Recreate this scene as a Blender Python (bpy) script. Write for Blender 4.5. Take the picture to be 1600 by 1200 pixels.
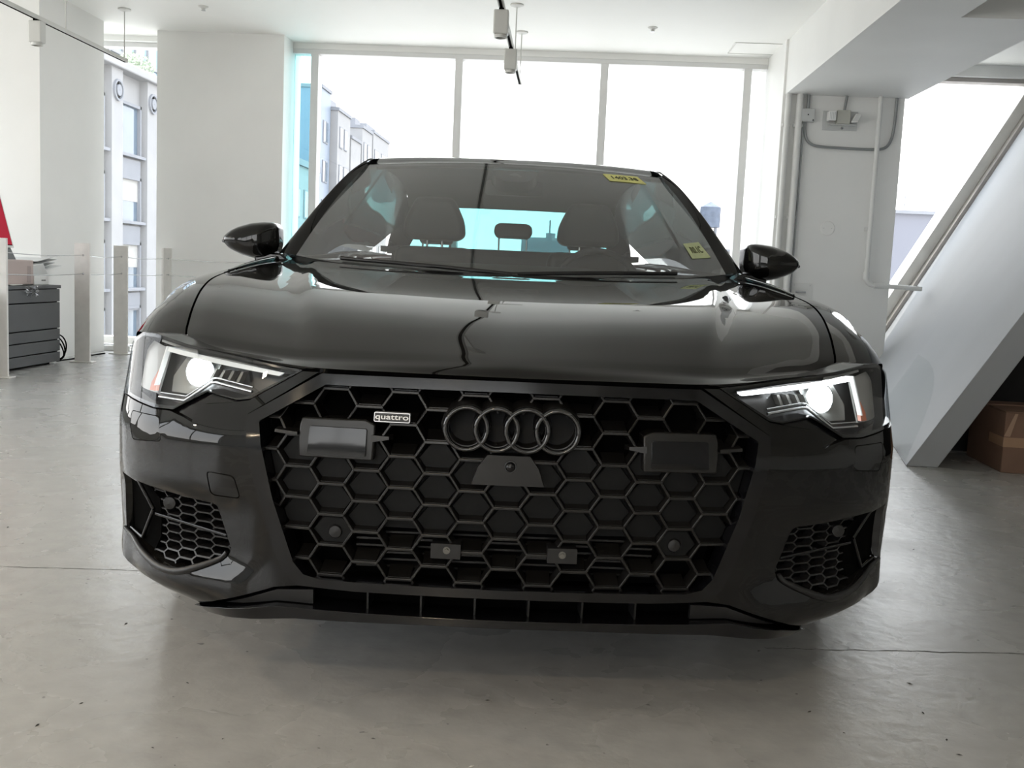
import bpy, bmesh, math, random
import numpy as np
from mathutils import Vector, Matrix
from mathutils.geometry import delaunay_2d_cdt
from math import sin, cos, tan, pi, radians, sqrt, atan2, hypot

for o in list(bpy.data.objects):
    bpy.data.objects.remove(o)
SC = bpy.context.scene
COL = SC.collection
random.seed(7)
RND = random.Random(11)

# ------------------------------------------------------------------ camera
# world axes follow the room: +Y runs towards the window wall, floor at z = 0
CAM_H, PITCH, ROLL, YAW = .92, radians(6.32), radians(2.55), radians(2.7)
fw = Vector((-sin(YAW) * cos(PITCH), cos(YAW) * cos(PITCH), -sin(PITCH)))
rt0 = Vector((cos(YAW), sin(YAW), 0))
up0 = rt0.cross(fw)
rt = rt0 * cos(ROLL) + up0 * sin(ROLL)
up = up0 * cos(ROLL) - rt0 * sin(ROLL)
cam_data = bpy.data.cameras.new('camera')
cam = bpy.data.objects.new('camera', cam_data)
COL.objects.link(cam)
cam_data.sensor_fit = 'HORIZONTAL'
cam_data.sensor_width = 36
cam_data.lens = 36 * 1580 / 1600
cam_data.clip_start = .05
cam_data.clip_end = 600
cam.matrix_world = Matrix(((rt.x, up.x, -fw.x, 0), (rt.y, up.y, -fw.y, 0), (rt.z, up.z, -fw.z, CAM_H), (0, 0, 0, 1)))
SC.camera = cam

# ------------------------------------------------------------------ view, world, lights
SC.view_settings.view_transform = 'Standard'
SC.view_settings.look = 'None'
SC.view_settings.gamma = 1
SC.view_settings.use_curve_mapping = False
SC.view_settings.exposure = 1.32
SC.cycles.max_bounces = 10
SC.cycles.diffuse_bounces = 6
SC.cycles.glossy_bounces = 5
SC.cycles.transmission_bounces = 8
SC.cycles.transparent_max_bounces = 16
SC.cycles.caustics_reflective = False
SC.cycles.caustics_refractive = False
SC.cycles.sample_clamp_indirect = 6

w = bpy.data.worlds.new('hazy_sky')
SC.world = w
w.use_nodes = True
nt = w.node_tree
bg = nt.nodes['Background']
tc = nt.nodes.new('ShaderNodeTexCoord')
sep = nt.nodes.new('ShaderNodeSeparateXYZ')
ramp = nt.nodes.new('ShaderNodeValToRGB')
mr = nt.nodes.new('ShaderNodeMapRange')
nt.links.new(tc.outputs['Generated'], sep.inputs[0])
nt.links.new(sep.outputs['Z'], mr.inputs['Value'])
mr.inputs['From Min'].default_value = -.1
mr.inputs['From Max'].default_value = 1
nt.links.new(mr.outputs[0], ramp.inputs[0])
ramp.color_ramp.elements[0].color = (1, .98, .945, 1)
ramp.color_ramp.elements[1].color = (.70, .83, 1.0, 1)
nt.links.new(ramp.outputs[0], bg.inputs[0])
SKY = 2.0
bg.inputs[1].default_value = SKY

LAMPS = [(-.49, -.9), (-.49, -2.3), (-.49, -3.6), (-3.95, 2.5), (-3.95, .6), (-3.95, -2.0)]
LAMP_W = 38
def light(name, kind, loc, energy, color=(1, 1, 1), **kw):
    d = bpy.data.lights.new(name, kind)
    d.energy = energy
    d.color = color
    rot = kw.pop('rot', None)
    look = kw.pop('look', None)
    for k, v in kw.items():
        setattr(d, k, v)
    o = bpy.data.objects.new(name, d)
    o.location = loc
    if rot:
        o.rotation_euler = rot
    if look:
        o.rotation_euler = (Vector(look) - Vector(loc)).to_track_quat('-Z', 'Y').to_euler()
    COL.objects.link(o)
    return o

light('sun', 'SUN', (3, 20, 30), 3.0, (1, .95, .86), angle=radians(.6), look=(3 - 1.5, 20 - 6.5, 30 - 22))

def portal(name, loc, rot, sx, sy):
    o = light(name, 'AREA', loc, 1, rot=rot, shape='RECTANGLE', size=sx, size_y=sy)
    o.data.cycles.is_portal = True
    return o
# daylight guides in the window openings (portals emit nothing themselves)
portal('window_portal', (-.36, 10.2, 1.5), (-pi / 2, 0, 0), 4.5, 3.0)
portal('window_portal', (-4.6, 10.2, 1.5), (-pi / 2, 0, 0), 1.3, 3.0)
portal('window_portal', (4.1, 10.2, 1.7), (-pi / 2, 0, 0), 2.4, 2.6)
portal('window_portal', (-2.6, -7.16, 1.93), (pi / 2, 0, 0), 7.2, 2.05)
portal('window_portal', (-6.62, 2.2, 1.7), (0, -pi / 2, 0), 2.4, 11.4)

# ------------------------------------------------------------------ materials
MATS = {}
def mat(name, color, rough=.5, metal=0, var=.06, scale=6, coat=0, coat_ior=1.5, dust=None, bump=0, bscale=60, spec=.5, emit=None, estr=0, alpha=None):
    if name in MATS:
        return MATS[name]
    m = bpy.data.materials.new(name)
    m.use_nodes = True
    nt = m.node_tree
    b = nt.nodes['Principled BSDF']
    tc = nt.nodes.new('ShaderNodeTexCoord')
    nz = nt.nodes.new('ShaderNodeTexNoise')
    nz.inputs['Scale'].default_value = scale
    nz.inputs['Detail'].default_value = 4
    nt.links.new(tc.outputs['Object'], nz.inputs['Vector'])
    rp = nt.nodes.new('ShaderNodeValToRGB')
    rp.color_ramp.elements[0].position = .3
    rp.color_ramp.elements[1].position = .7
    lo = [max(0, c * (1 - var)) for c in color]
    hi = [min(1, c * (1 + var)) for c in color]
    rp.color_ramp.elements[0].color = (*lo, 1)
    rp.color_ramp.elements[1].color = (*hi, 1)
    nt.links.new(nz.outputs['Fac'], rp.inputs[0])
    nt.links.new(rp.outputs[0], b.inputs['Base Color'])
    b.inputs['Roughness'].default_value = rough
    b.inputs['Metallic'].default_value = metal
    b.inputs['Specular IOR Level'].default_value = spec
    if coat:
        b.inputs['Coat Weight'].default_value = coat
        b.inputs['Coat Roughness'].default_value = .015
        b.inputs['Coat IOR'].default_value = coat_ior
    if dust:
        # dust settled on the faces that look up
        geo = nt.nodes.new('ShaderNodeNewGeometry')
        sp = nt.nodes.new('ShaderNodeSeparateXYZ')
        mr = nt.nodes.new('ShaderNodeMapRange')
        mr.inputs['From Min'].default_value = .55
        mr.inputs['From Max'].default_value = 1.0
        mx = nt.nodes.new('ShaderNodeMixRGB')
        mx.inputs[2].default_value = (*dust, 1)
        nt.links.new(geo.outputs['Normal'], sp.inputs[0])
        nt.links.new(sp.outputs['Z'], mr.inputs['Value'])
        nt.links.new(mr.outputs[0], mx.inputs[0])
        nt.links.new(rp.outputs[0], mx.inputs[1])
        nt.links.new(mx.outputs[0], b.inputs['Base Color'])
    if bump:
        n2 = nt.nodes.new('ShaderNodeTexNoise')
        n2.inputs['Scale'].default_value = bscale
        n2.inputs['Detail'].default_value = 3
        nt.links.new(tc.outputs['Object'], n2.inputs['Vector'])
        bp = nt.nodes.new('ShaderNodeBump')
        bp.inputs['Strength'].default_value = bump
        bp.inputs['Distance'].default_value = .01
        nt.links.new(n2.outputs['Fac'], bp.inputs['Height'])
        nt.links.new(bp.outputs[0], b.inputs['Normal'])
    if emit:
        b.inputs['Emission Color'].default_value = (*emit, 1)
        b.inputs['Emission Strength'].default_value = estr
    MATS[name] = m
    return m

def glass(name, tint=(1, 1, 1), ior=1.5, rough=0.0, boost=1.0, haze=0):
    """thin pane: clear tint plus a Fresnel mirror"""
    if name in MATS:
        return MATS[name]
    m = bpy.data.materials.new(name)
    m.use_nodes = True
    nt = m.node_tree
    nt.nodes.clear()
    out = nt.nodes.new('ShaderNodeOutputMaterial')
    tr = nt.nodes.new('ShaderNodeBsdfTransparent')
    tr.inputs[0].default_value = (*tint, 1)
    gl = nt.nodes.new('ShaderNodeBsdfGlossy')
    gl.inputs['Roughness'].default_value = rough
    fr = nt.nodes.new('ShaderNodeFresnel')
    fr.inputs[0].default_value = ior
    ml = nt.nodes.new('ShaderNodeMath')
    ml.operation = 'MULTIPLY'
    ml.use_clamp = True
    ml.inputs[1].default_value = boost
    # the same Fresnel from both faces of the pane: ior on the front, 1 / ior on the back
    geo = nt.nodes.new('ShaderNodeNewGeometry')
    e = nt.nodes.new('ShaderNodeMath')
    e.operation = 'MULTIPLY_ADD'
    e.inputs[1].default_value = -2
    e.inputs[2].default_value = 1
    pw = nt.nodes.new('ShaderNodeMath')
    pw.operation = 'POWER'
    pw.inputs[0].default_value = ior
    nt.links.new(geo.outputs['Backfacing'], e.inputs[0])
    nt.links.new(e.outputs[0], pw.inputs[1])
    nt.links.new(pw.outputs[0], fr.inputs[0])
    nt.links.new(fr.outputs[0], ml.inputs[0])
    mx = nt.nodes.new('ShaderNodeMixShader')
    nt.links.new(ml.outputs[0], mx.inputs[0])
    nt.links.new(tr.outputs[0], mx.inputs[1])
    nt.links.new(gl.outputs[0], mx.inputs[2])
    if haze:
        df = nt.nodes.new('ShaderNodeBsdfDiffuse')
        df.inputs[0].default_value = (.6, .6, .58, 1)
        mh = nt.nodes.new('ShaderNodeMixShader')
        mh.inputs[0].default_value = haze
        nt.links.new(mx.outputs[0], mh.inputs[1])
        nt.links.new(df.outputs[0], mh.inputs[2])
        mx = mh
    nt.links.new(mx.outputs[0], out.inputs[0])
    MATS[name] = m
    return m

WALL = mat('white_wall_paint', (.80, .80, .78), .55, var=.02, scale=2, bump=.03, bscale=90)
CEIL = mat('white_ceiling_paint', (.82, .82, .79), .6, var=.015, scale=1.5)
FRAME = mat('grey_window_frame', (.68, .68, .67), .4, var=.03)
PAINT = mat('black_car_paint', (.0016, .0016, .0017), .45, var=.05, coat=1.0, coat_ior=1.5, spec=.0, dust=(.013, .0125, .012))
GLOSSB = mat('gloss_black_trim', (.004, .004, .005), .12, var=.05)
SATIN = mat('satin_black_plastic', (.012, .012, .0125), .38, var=.12, scale=30)
GRILLE = mat('satin_black_grille', (.009, .0085, .008), .34, var=.1, scale=30)
CELLM = mat('matt_black_infill', (.005, .0055, .006), .55, var=.1, scale=20, spec=.22)
VOID = mat('dark_cavity', (.003, .003, .003), .9, var=.1, spec=.02)
RUBBER = mat('tyre_rubber', (.012, .012, .012), .8, var=.15, scale=20)
LEATHER = mat('black_seat_leather', (.018, .018, .02), .5, var=.15, scale=25)
HLINE = mat('dark_headliner', (.03, .03, .031), .8, var=.1)
ALU = mat('brushed_aluminium', (.78, .76, .73), .45, metal=.05, var=.05, scale=14)
LGREY = mat('light_grey_plastic', (.55, .56, .55), .45, var=.04)
WHITE = mat('white_powder_coat', (.78, .78, .76), .4, var=.03)
CHROME = mat('satin_chrome', (.55, .56, .57), .18, metal=1, var=.04)
LAMPGREY = mat('headlight_reflector_grey', (.20, .20, .19), .3, metal=.6, var=.08)
LAMPDARK = mat('headlight_housing_dark', (.035, .035, .035), .3, metal=.2, var=.1)
WINDOWG = glass('clear_window_glass', (.985, .985, .98), 1.45)
CYANG = glass('cyan_tinted_glass', (.74, .97, .98), 1.45)
WSG = glass('windscreen_glass', (.84, .88, .87), 1.52, boost=2.4, haze=.07)
SIDEG = glass('tinted_side_glass', (.03, .034, .034), 1.52)
REARG = glass('rear_cyan_glass', (.20, .50, .52), 1.5)
LENSG = glass('headlight_lens', (.95, .96, .97), 1.45)

# ------------------------------------------------------------------ mesh helpers
class MB:
    def __init__(self):
        self.v, self.f = [], []
    def add(self, vs, fs):
        n = len(self.v)
        self.v += [tuple(p) for p in vs]
        self.f += [tuple(i + n for i in f) for f in fs]
        return self
    def box(self, a, b):
        x0, y0, z0 = a
        x1, y1, z1 = b
        return self.add([(x0, y0, z0), (x1, y0, z0), (x1, y1, z0), (x0, y1, z0), (x0, y0, z1), (x1, y0, z1), (x1, y1, z1), (x0, y1, z1)],
                        [(0, 3, 2, 1), (4, 5, 6, 7), (0, 1, 5, 4), (1, 2, 6, 5), (2, 3, 7, 6), (3, 0, 4, 7)])
    def hexa(self, lo, hi):
        """solid between two quads"""
        return self.add(list(lo) + list(hi), [(0, 3, 2, 1), (4, 5, 6, 7), (0, 1, 5, 4), (1, 2, 6, 5), (2, 3, 7, 6), (3, 0, 4, 7)])
    def tube(self, pts, r, n=10, cap=True):
        pts = [Vector(p) for p in pts]
        rs = r if isinstance(r, (list, tuple)) else [r] * len(pts)
        rings = []
        for i, p in enumerate(pts):
            t = (pts[min(i + 1, len(pts) - 1)] - pts[max(i - 1, 0)]).normalized()
            if i == 0:
                u = t.orthogonal().normalized()
            else:
                u = (u - t * u.dot(t))
                u = u.normalized() if u.length > 1e-6 else t.orthogonal().normalized()
            v = t.cross(u)
            rings.append([p + (u * cos(2 * pi * k / n) + v * sin(2 * pi * k / n)) * rs[i] for k in range(n)])
        self.rings(rings, cap=cap)
        return self
    def rings(self, rings, cap=True, close=True):
        n = len(rings[0])
        vs = [p for r in rings for p in r]
        fs = []
        for i in range(len(rings) - 1):
            for k in range(n if close else n - 1):
                a, b = i * n + k, i * n + (k + 1) % n
                fs.append((a, b, b + n, a + n))
        if cap:
            fs.append(tuple(range(n - 1, -1, -1)))
            fs.append(tuple(range((len(rings) - 1) * n, len(rings) * n)))
        return self.add(vs, fs)
    def lathe(self, prof, c=(0, 0, 0), axis='z', n=24):
        rings = []
        for r, h in prof:
            ring = []
            for k in range(n):
                a = 2 * pi * k / n
                if axis == 'z':
                    p = (c[0] + r * cos(a), c[1] + r * sin(a), c[2] + h)
                elif axis == 'y':
                    p = (c[0] + r * cos(a), c[1] + h, c[2] + r * sin(a))
                else:
                    p = (c[0] + h, c[1] + r * cos(a), c[2] + r * sin(a))
                ring.append(p)
            rings.append(ring)
        return self.rings(rings)
    def grid(self, fn, nu, nv):
        vs = [fn(i / nu, j / nv) for j in range(nv + 1) for i in range(nu + 1)]
        fs = []
        for j in range(nv):
            for i in range(nu):
                a = j * (nu + 1) + i
                fs.append((a, a + 1, a + nu + 2, a + nu + 1))
        return self.add(vs, fs)
    def prism(self, poly, fn, t0, t1):
        """2-D outline extruded between two depths of fn(p, t)"""
        n = len(poly)
        vs = [fn(p, t0) for p in poly] + [fn(p, t1) for p in poly]
        fs = [tuple(range(n)), tuple(range(2 * n - 1, n - 1, -1))]
        for k in range(n):
            q = (k + 1) % n
            fs.append((k, k + n, q + n, q))
        return self.add(vs, fs)
    def build(self, name, m, parent=None, smooth=None, bevel=0, fix=True, seg=2):
        me = bpy.data.meshes.new(name)
        me.from_pydata([tuple(map(float, p)) for p in self.v], [], self.f)
        me.materials.append(m)
        if fix:
            bm = bmesh.new()
            bm.from_mesh(me)
            bmesh.ops.recalc_face_normals(bm, faces=bm.faces)
            bm.to_mesh(me)
            bm.free()
        if smooth:
            me.polygons.foreach_set('use_smooth', [True] * len(me.polygons))
            me.set_sharp_from_angle(angle=radians(smooth))
        me.update()
        o = bpy.data.objects.new(name, me)
        COL.objects.link(o)
        if parent:
            o.parent = parent
        if bevel:
            md = o.modifiers.new('bevel', 'BEVEL')
            md.width = bevel
            md.segments = seg
            md.limit_method = 'ANGLE'
            md.angle_limit = radians(40)
        return o

def tag(o, label=None, cat=None, group=None, kind=None):
    if label:
        o['label'] = label
    if cat:
        o['category'] = cat
    if group:
        o['group'] = group
    if kind:
        o['kind'] = kind
    return o

def thing(name, label, cat, loc=(0, 0, 0), rz=0, group=None):
    o = bpy.data.objects.new(name, None)
    o.empty_display_size = .1
    o.location = loc
    o.rotation_euler = (0, 0, rz)
    COL.objects.link(o)
    return tag(o, label, cat, group)

def struct(name, mb, m, label=None, **kw):
    o = mb.build(name, m, **kw)
    o['kind'] = 'structure'
    if label:
        o['label'] = label
    return o

def bx(a, b):
    return MB().box(a, b)

def text_mesh(name, body, m, parent, size, place, ext=.0008):
    cu = bpy.data.curves.new('lettering', 'FONT')
    cu.body = body
    cu.size = size
    cu.offset = .012 * size
    cu.align_x = 'CENTER'
    cu.align_y = 'CENTER'
    cu.extrude = ext
    t = bpy.data.objects.new('lettering', cu)
    COL.objects.link(t)
    bpy.context.view_layer.update()
    dg = bpy.context.evaluated_depsgraph_get()
    me = bpy.data.meshes.new_from_object(t.evaluated_get(dg))
    bpy.data.objects.remove(t)
    for v in me.vertices:
        v.co = place(v.co)
    me.materials.clear()
    me.materials.append(m)
    o = bpy.data.objects.new(name, me)
    COL.objects.link(o)
    if parent:
        o.parent = parent
    return o

def smooth(a, b, t):
    t = min(1, max(0, (t - a) / (b - a)))
    return t * t * (3 - 2 * t)

def lerp(a, b, t):
    return a + (b - a) * t

def interp(P, t):
    """piecewise smooth (Catmull-Rom through keyed points): P = [(t, v)...]"""
    ts = [p[0] for p in P]
    if t <= ts[0]:
        return np.array(P[0][1], float)
    if t >= ts[-1]:
        return np.array(P[-1][1], float)
    i = max(k for k in range(len(ts) - 1) if ts[k] <= t)
    t0, t1 = ts[i], ts[i + 1]
    u = (t - t0) / (t1 - t0)
    p0, p1 = np.array(P[i][1], float), np.array(P[i + 1][1], float)
    d = (p1 - p0) / (t1 - t0)
    m0 = (p1 - np.array(P[i - 1][1], float)) / (t1 - ts[i - 1]) if i > 0 else d
    m1 = (np.array(P[i + 2][1], float) - p0) / (ts[i + 2] - t0) if i + 2 < len(ts) else d
    h = t1 - t0
    u2, u3 = u * u, u * u * u
    return (2 * u3 - 3 * u2 + 1) * p0 + (u3 - 2 * u2 + u) * h * m0 + (-2 * u3 + 3 * u2) * p1 + (u3 - u2) * h * m1

def inside(p, poly):
    x, y = p
    c = False
    n = len(poly)
    for i in range(n):
        x1, y1 = poly[i]
        x2, y2 = poly[(i + 1) % n]
        if (y1 > y) != (y2 > y) and x < (x2 - x1) * (y - y1) / (y2 - y1) + x1:
            c = not c
    return c

def segdist(p, a, b):
    ax, ay = a
    dx, dy = b[0] - ax, b[1] - ay
    L = dx * dx + dy * dy
    t = 0 if L == 0 else max(0, min(1, ((p[0] - ax) * dx + (p[1] - ay) * dy) / L))
    return hypot(p[0] - ax - t * dx, p[1] - ay - t * dy)

def resample(poly, step):
    out = []
    n = len(poly)
    for i in range(n):
        a, b = poly[i], poly[(i + 1) % n]
        k = max(1, int(math.ceil(hypot(b[0] - a[0], b[1] - a[1]) / step)))
        for j in range(k):
            out.append((lerp(a[0], b[0], j / k), lerp(a[1], b[1], j / k)))
    return out

def rounded(poly, r, n=4):
    """round the corners of an outline"""
    out = []
    N = len(poly)
    for i in range(N):
        p, a, b = Vector(poly[i]), Vector(poly[i - 1]), Vector(poly[(i + 1) % N])
        da, db = a - p, b - p
        k = min(r, da.length * .45, db.length * .45)
        s, e = p + da.normalized() * k, p + db.normalized() * k
        for j in range(n + 1):
            t = j / n
            q = s * (1 - t) ** 2 + p * 2 * t * (1 - t) + e * t * t
            out.append((q.x, q.y))
    return out

def clip_convex(poly, clip):
    """Sutherland-Hodgman, clip outline counter-clockwise"""
    out = list(poly)
    n = len(clip)
    for i in range(n):
        a, b = clip[i], clip[(i + 1) % n]
        ins = lambda p: (b[0] - a[0]) * (p[1] - a[1]) - (b[1] - a[1]) * (p[0] - a[0]) >= 0
        src, out = out, []
        for k in range(len(src)):
            p, q = src[k - 1], src[k]
            ip, iq = ins(p), ins(q)
            if ip != iq:
                dx, dy = q[0] - p[0], q[1] - p[1]
                ex, ey = b[0] - a[0], b[1] - a[1]
                den = ex * dy - ey * dx
                t = (ex * (a[1] - p[1]) - ey * (a[0] - p[0])) / den if den else 0
                out.append((p[0] + t * dx, p[1] + t * dy))
            if iq:
                out.append(q)
        if len(out) < 3:
            return []
    return out

def clip_seg(a, b, poly):
    """piece of the segment inside a convex outline (counter-clockwise)"""
    t0, t1 = 0.0, 1.0
    n = len(poly)
    for i in range(n):
        p, q = poly[i], poly[(i + 1) % n]
        nx, ny = -(q[1] - p[1]), q[0] - p[0]
        fa = (a[0] - p[0]) * nx + (a[1] - p[1]) * ny
        fb = (b[0] - p[0]) * nx + (b[1] - p[1]) * ny
        if fa < 0 and fb < 0:
            return None
        if fa * fb < 0:
            t = fa / (fa - fb)
            if fa < 0:
                t0 = max(t0, t)
            else:
                t1 = min(t1, t)
    if t1 - t0 < 1e-3:
        return None
    L = lambda t: (lerp(a[0], b[0], t), lerp(a[1], b[1], t))
    return L(t0), L(t1)

def panel(outer, holes, surf, step=.03, thick=.02, lift=0, back=False):
    """sheet cut to a 2-D outline, laid on a curved surface, with turned-in edges"""
    loops = [resample(outer, step)] + [resample(h, step) for h in holes]
    vs, es = [], []
    for lp in loops:
        n0 = len(vs)
        vs += lp
        es += [(n0 + i, n0 + (i + 1) % len(lp)) for i in range(len(lp))]
    nb = len(vs)
    xs, ys = [p[0] for p in outer], [p[1] for p in outer]
    j = 0
    y = min(ys) + step * .5
    while y < max(ys):
        x = min(xs) + step * (.25 if j % 2 else .75)
        while x < max(xs):
            p = (x, y)
            if inside(p, outer) and not any(inside(p, h) for h in holes):
                if all(segdist(p, lp[i], lp[(i + 1) % len(lp)]) > step * .45 for lp in loops for i in range(len(lp)) if abs(lp[i][0] - x) < 3 * step and abs(lp[i][1] - y) < 3 * step):
                    vs.append(p)
            x += step
        y += step * .87
        j += 1
    V, Ed, F, *_ = delaunay_2d_cdt([Vector(p) for p in vs], es, [], 0, 1e-6)
    tris = []
    for f in F:
        c = (sum(V[i].x for i in f) / len(f), sum(V[i].y for i in f) / len(f))
        if inside(c, outer) and not any(inside(c, h) for h in holes):
            tris.append(tuple(f))
    cnt = {}
    for f in tris:
        for k in range(len(f)):
            a, b = f[k], f[(k + 1) % len(f)]
            key = (min(a, b), max(a, b))
            cnt.setdefault(key, []).append((a, b))
    n = len(V)
    mb = MB()
    verts = [surf(p.x, p.y, lift) for p in V] + [surf(p.x, p.y, lift - thick) for p in V]
    faces = list(tris)
    for key, l in cnt.items():
        if len(l) == 1:
            a, b = l[0]
            faces.append((b, a, a + n, b + n))
    if back:
        faces += [tuple(i + n for i in reversed(f)) for f in tris]
    used = sorted({i for f in faces for i in f})
    mp = {u: i for i, u in enumerate(used)}
    mb.add([verts[u] for u in used], [tuple(mp[i] for i in f) for f in faces])
    return mb

def mirror_x(poly):
    return [(-p[0], p[1]) for p in reversed(poly)]

# ------------------------------------------------------------------ the room
def floor_material():
    m = bpy.data.materials.new('polished_concrete')
    m.use_nodes = True
    nt = m.node_tree
    b = nt.nodes['Principled BSDF']
    tc = nt.nodes.new('ShaderNodeTexCoord')
    def noise(scale, detail=5, dist=0):
        n = nt.nodes.new('ShaderNodeTexNoise')
        n.inputs['Scale'].default_value = scale
        n.inputs['Detail'].default_value = detail
        n.inputs['Distortion'].default_value = dist
        nt.links.new(tc.outputs['Object'], n.inputs['Vector'])
        return n
    def ramp(src, p0, c0, p1, c1):
        r = nt.nodes.new('ShaderNodeValToRGB')
        r.color_ramp.elements[0].position = p0
        r.color_ramp.elements[1].position = p1
        r.color_ramp.elements[0].color = (*c0, 1)
        r.color_ramp.elements[1].color = (*c1, 1)
        nt.links.new(src, r.inputs[0])
        return r
    big = ramp(noise(.7, 4, .2).outputs['Fac'], .2, (.43, .425, .41), .85, (.49, .485, .47))
    fine = ramp(noise(14, 6).outputs['Fac'], .3, (.90, .90, .90), .7, (1.05, 1.05, 1.05))
    pits = ramp(noise(38, 2).outputs['Fac'], .23, (.25, .25, .25), .28, (1, 1, 1))
    mul = nt.nodes.new('ShaderNodeMixRGB')
    mul.blend_type = 'MULTIPLY'
    mul.inputs[0].default_value = 1
    nt.links.new(big.outputs[0], mul.inputs[1])
    nt.links.new(fine.outputs[0], mul.inputs[2])
    mul2 = nt.nodes.new('ShaderNodeMixRGB')
    mul2.blend_type = 'MULTIPLY'
    mul2.inputs[0].default_value = .7
    nt.links.new(mul.outputs[0], mul2.inputs[1])
    nt.links.new(pits.outputs[0], mul2.inputs[2])
    nt.links.new(mul2.outputs[0], b.inputs['Base Color'])
    rr = ramp(noise(3, 5, .4).outputs['Fac'], .3, (.24, .24, .24), .75, (.31, .31, .31))
    nt.links.new(rr.outputs[0], b.inputs['Roughness'])
    bp = nt.nodes.new('ShaderNodeBump')
    bp.inputs['Strength'].default_value = .22
    bp.inputs['Distance'].default_value = .006
    nb = noise(22, 6, .3)
    nt.links.new(nb.outputs['Fac'], bp.inputs['Height'])
    nt.links.new(bp.outputs[0], b.inputs['Normal'])
    return m
FLOORM = floor_material()
CZ = 3.05       # ceiling height
WY = 10.1       # window plane
struct('floor', bx((-6.7, -7, -.15), (6.2, 10.35, 0)), FLOORM, 'grey polished concrete floor with scattered pits')
struct('ceiling', bx((-6.7, -7, CZ), (6.2, 10.35, CZ + .25)), CEIL, 'white painted ceiling')
struct('wall_back', MB().box((-6.7, -7.2, 0), (6.2, -7, .9)).box((-6.7, -7.2, 2.95), (6.2, -7, CZ)).box((1.0, -7.2, .9), (6.2, -7, 2.95)).box((-6.7, -7.2, .9), (-6.2, -7, 2.95)), WALL, 'white wall with widened fill windows behind the camera')
mb = MB()
for k in range(6):
    x = -6.2 + 1.44 * k
    mb.box((x - .04, -7.14, .9), (x + .04, -7.04, 2.95))
mb.box((-6.2, -7.14, .9), (1.0, -7.04, .98)).box((-6.2, -7.14, 2.87), (1.0, -7.04, 2.95))
win5 = struct('window_fill', mb, FRAME, 'unseen grey framed windows behind the camera, widened to add daylight fill')  # unseen rear windows, widened to add daylight fill
bx((-6.2, -7.10, .95), (1.0, -7.09, 2.9)).build('pane', WINDOWG, win5)
struct('wall_right', bx((6.0, -7, 0), (6.2, 10.35, CZ)), WALL, 'white wall on the right beyond the slope')
# left wall with a long strip of windows beside and behind the camera
struct('wall_left', MB().box((-6.7, -7, 0), (-6.5, 10.35, .5)).box((-6.7, -7, 2.9), (-6.5, 10.35, CZ)).box((-6.7, -7, .5), (-6.5, -3.5, 2.9)).box((-6.7, 7.9, .5), (-6.5, 10.35, 2.9)), WALL, 'white wall at left with a strip of windows')
mb = MB()
for k in range(6):
    y = -3.5 + 2.28 * k
    mb.box((-6.64, y - .04, .5), (-6.56, y + .04, 2.9))
mb.box((-6.64, -3.5, .5), (-6.56, 7.9, .58)).box((-6.64, -3.5, 2.82), (-6.56, 7.9, 2.9))
win4 = struct('window_4', mb, FRAME, 'long grey framed window strip in the left wall')
bx((-6.605, -3.5, .55), (-6.595, 7.9, 2.85)).build('pane', WINDOWG, win4)

# piers and columns
struct('wall_pier', bx((-6.5, 8.27, 0), (-4.36, 9.43, CZ)), WALL, 'white pier at far left behind the cabinet')
struct('wall_column_left', bx((-3.98, 9.73, 0), (-2.755, 10.35, CZ)), WALL, 'white wall panel between the two left windows')
struct('wall_column_right', bx((1.84, 9.25, 0), (2.90, 10.35, CZ)), WALL, 'white column carrying the pipes and emergency light')
struct('trim_beam', MB().prism([(1.86, -7), (2.33, -7), (2.33, 6.5), (2.93, 6.5), (2.93, 9.26), (1.86, 9.26)], lambda p, t: (p[0], p[1], t), 2.58, CZ), WALL, 'white boxed ceiling beam running to the column')

# window frames: one structure per bay, its glass panes are its parts
def bay(name, x0, x1, mull, z0, z1, label, panes):
    mb = MB()
    mb.box((x0, WY - .05, z0), (x1, WY + .09, z0 + .07))
    mb.box((x0, WY - .05, z1), (x1, WY + .09, z1 + .045))
    for x, wd in mull:
        mb.box((x - wd / 2, WY - .06, z0 + .07), (x + wd / 2, WY + .09, z1))
    o = struct(name, mb, FRAME, label, bevel=.004)
    for a, b, g in panes:
        bx((a, WY + .01, z0 + .06), (b, WY + .022, z1 + .01)).build('pane', g, o)
    return o
W1 = bay('window_1', -2.755, 1.84, [(-2.54, .075), (-1.125, .075), (.285, .075), (1.655, .075)], .02, 2.95, 'wide grey framed window behind the car',
    [(-2.755, -2.55, CYANG), (-2.53, -1.13, WINDOWG), (-1.12, .28, WINDOWG), (.29, 1.65, WINDOWG), (1.66, 1.84, WINDOWG)])
struct('trim_window_head', bx((-2.755, WY - .05, 2.995), (1.84, 10.35, CZ)), WALL, 'white head above the wide window')
W2 = bay('window_2', -6.5, -3.98, [(-6.4, .1), (-5.3, .07)], .02, 2.955, 'tall narrow window between pier and wall panel', [(-6.35, -5.3, WINDOWG), (-5.3, -3.985, WINDOWG)])
struct('trim_head_left', bx((-6.5, WY - .12, 3.0), (-3.98, 10.35, CZ)), WALL, 'white head above the left window')

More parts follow.
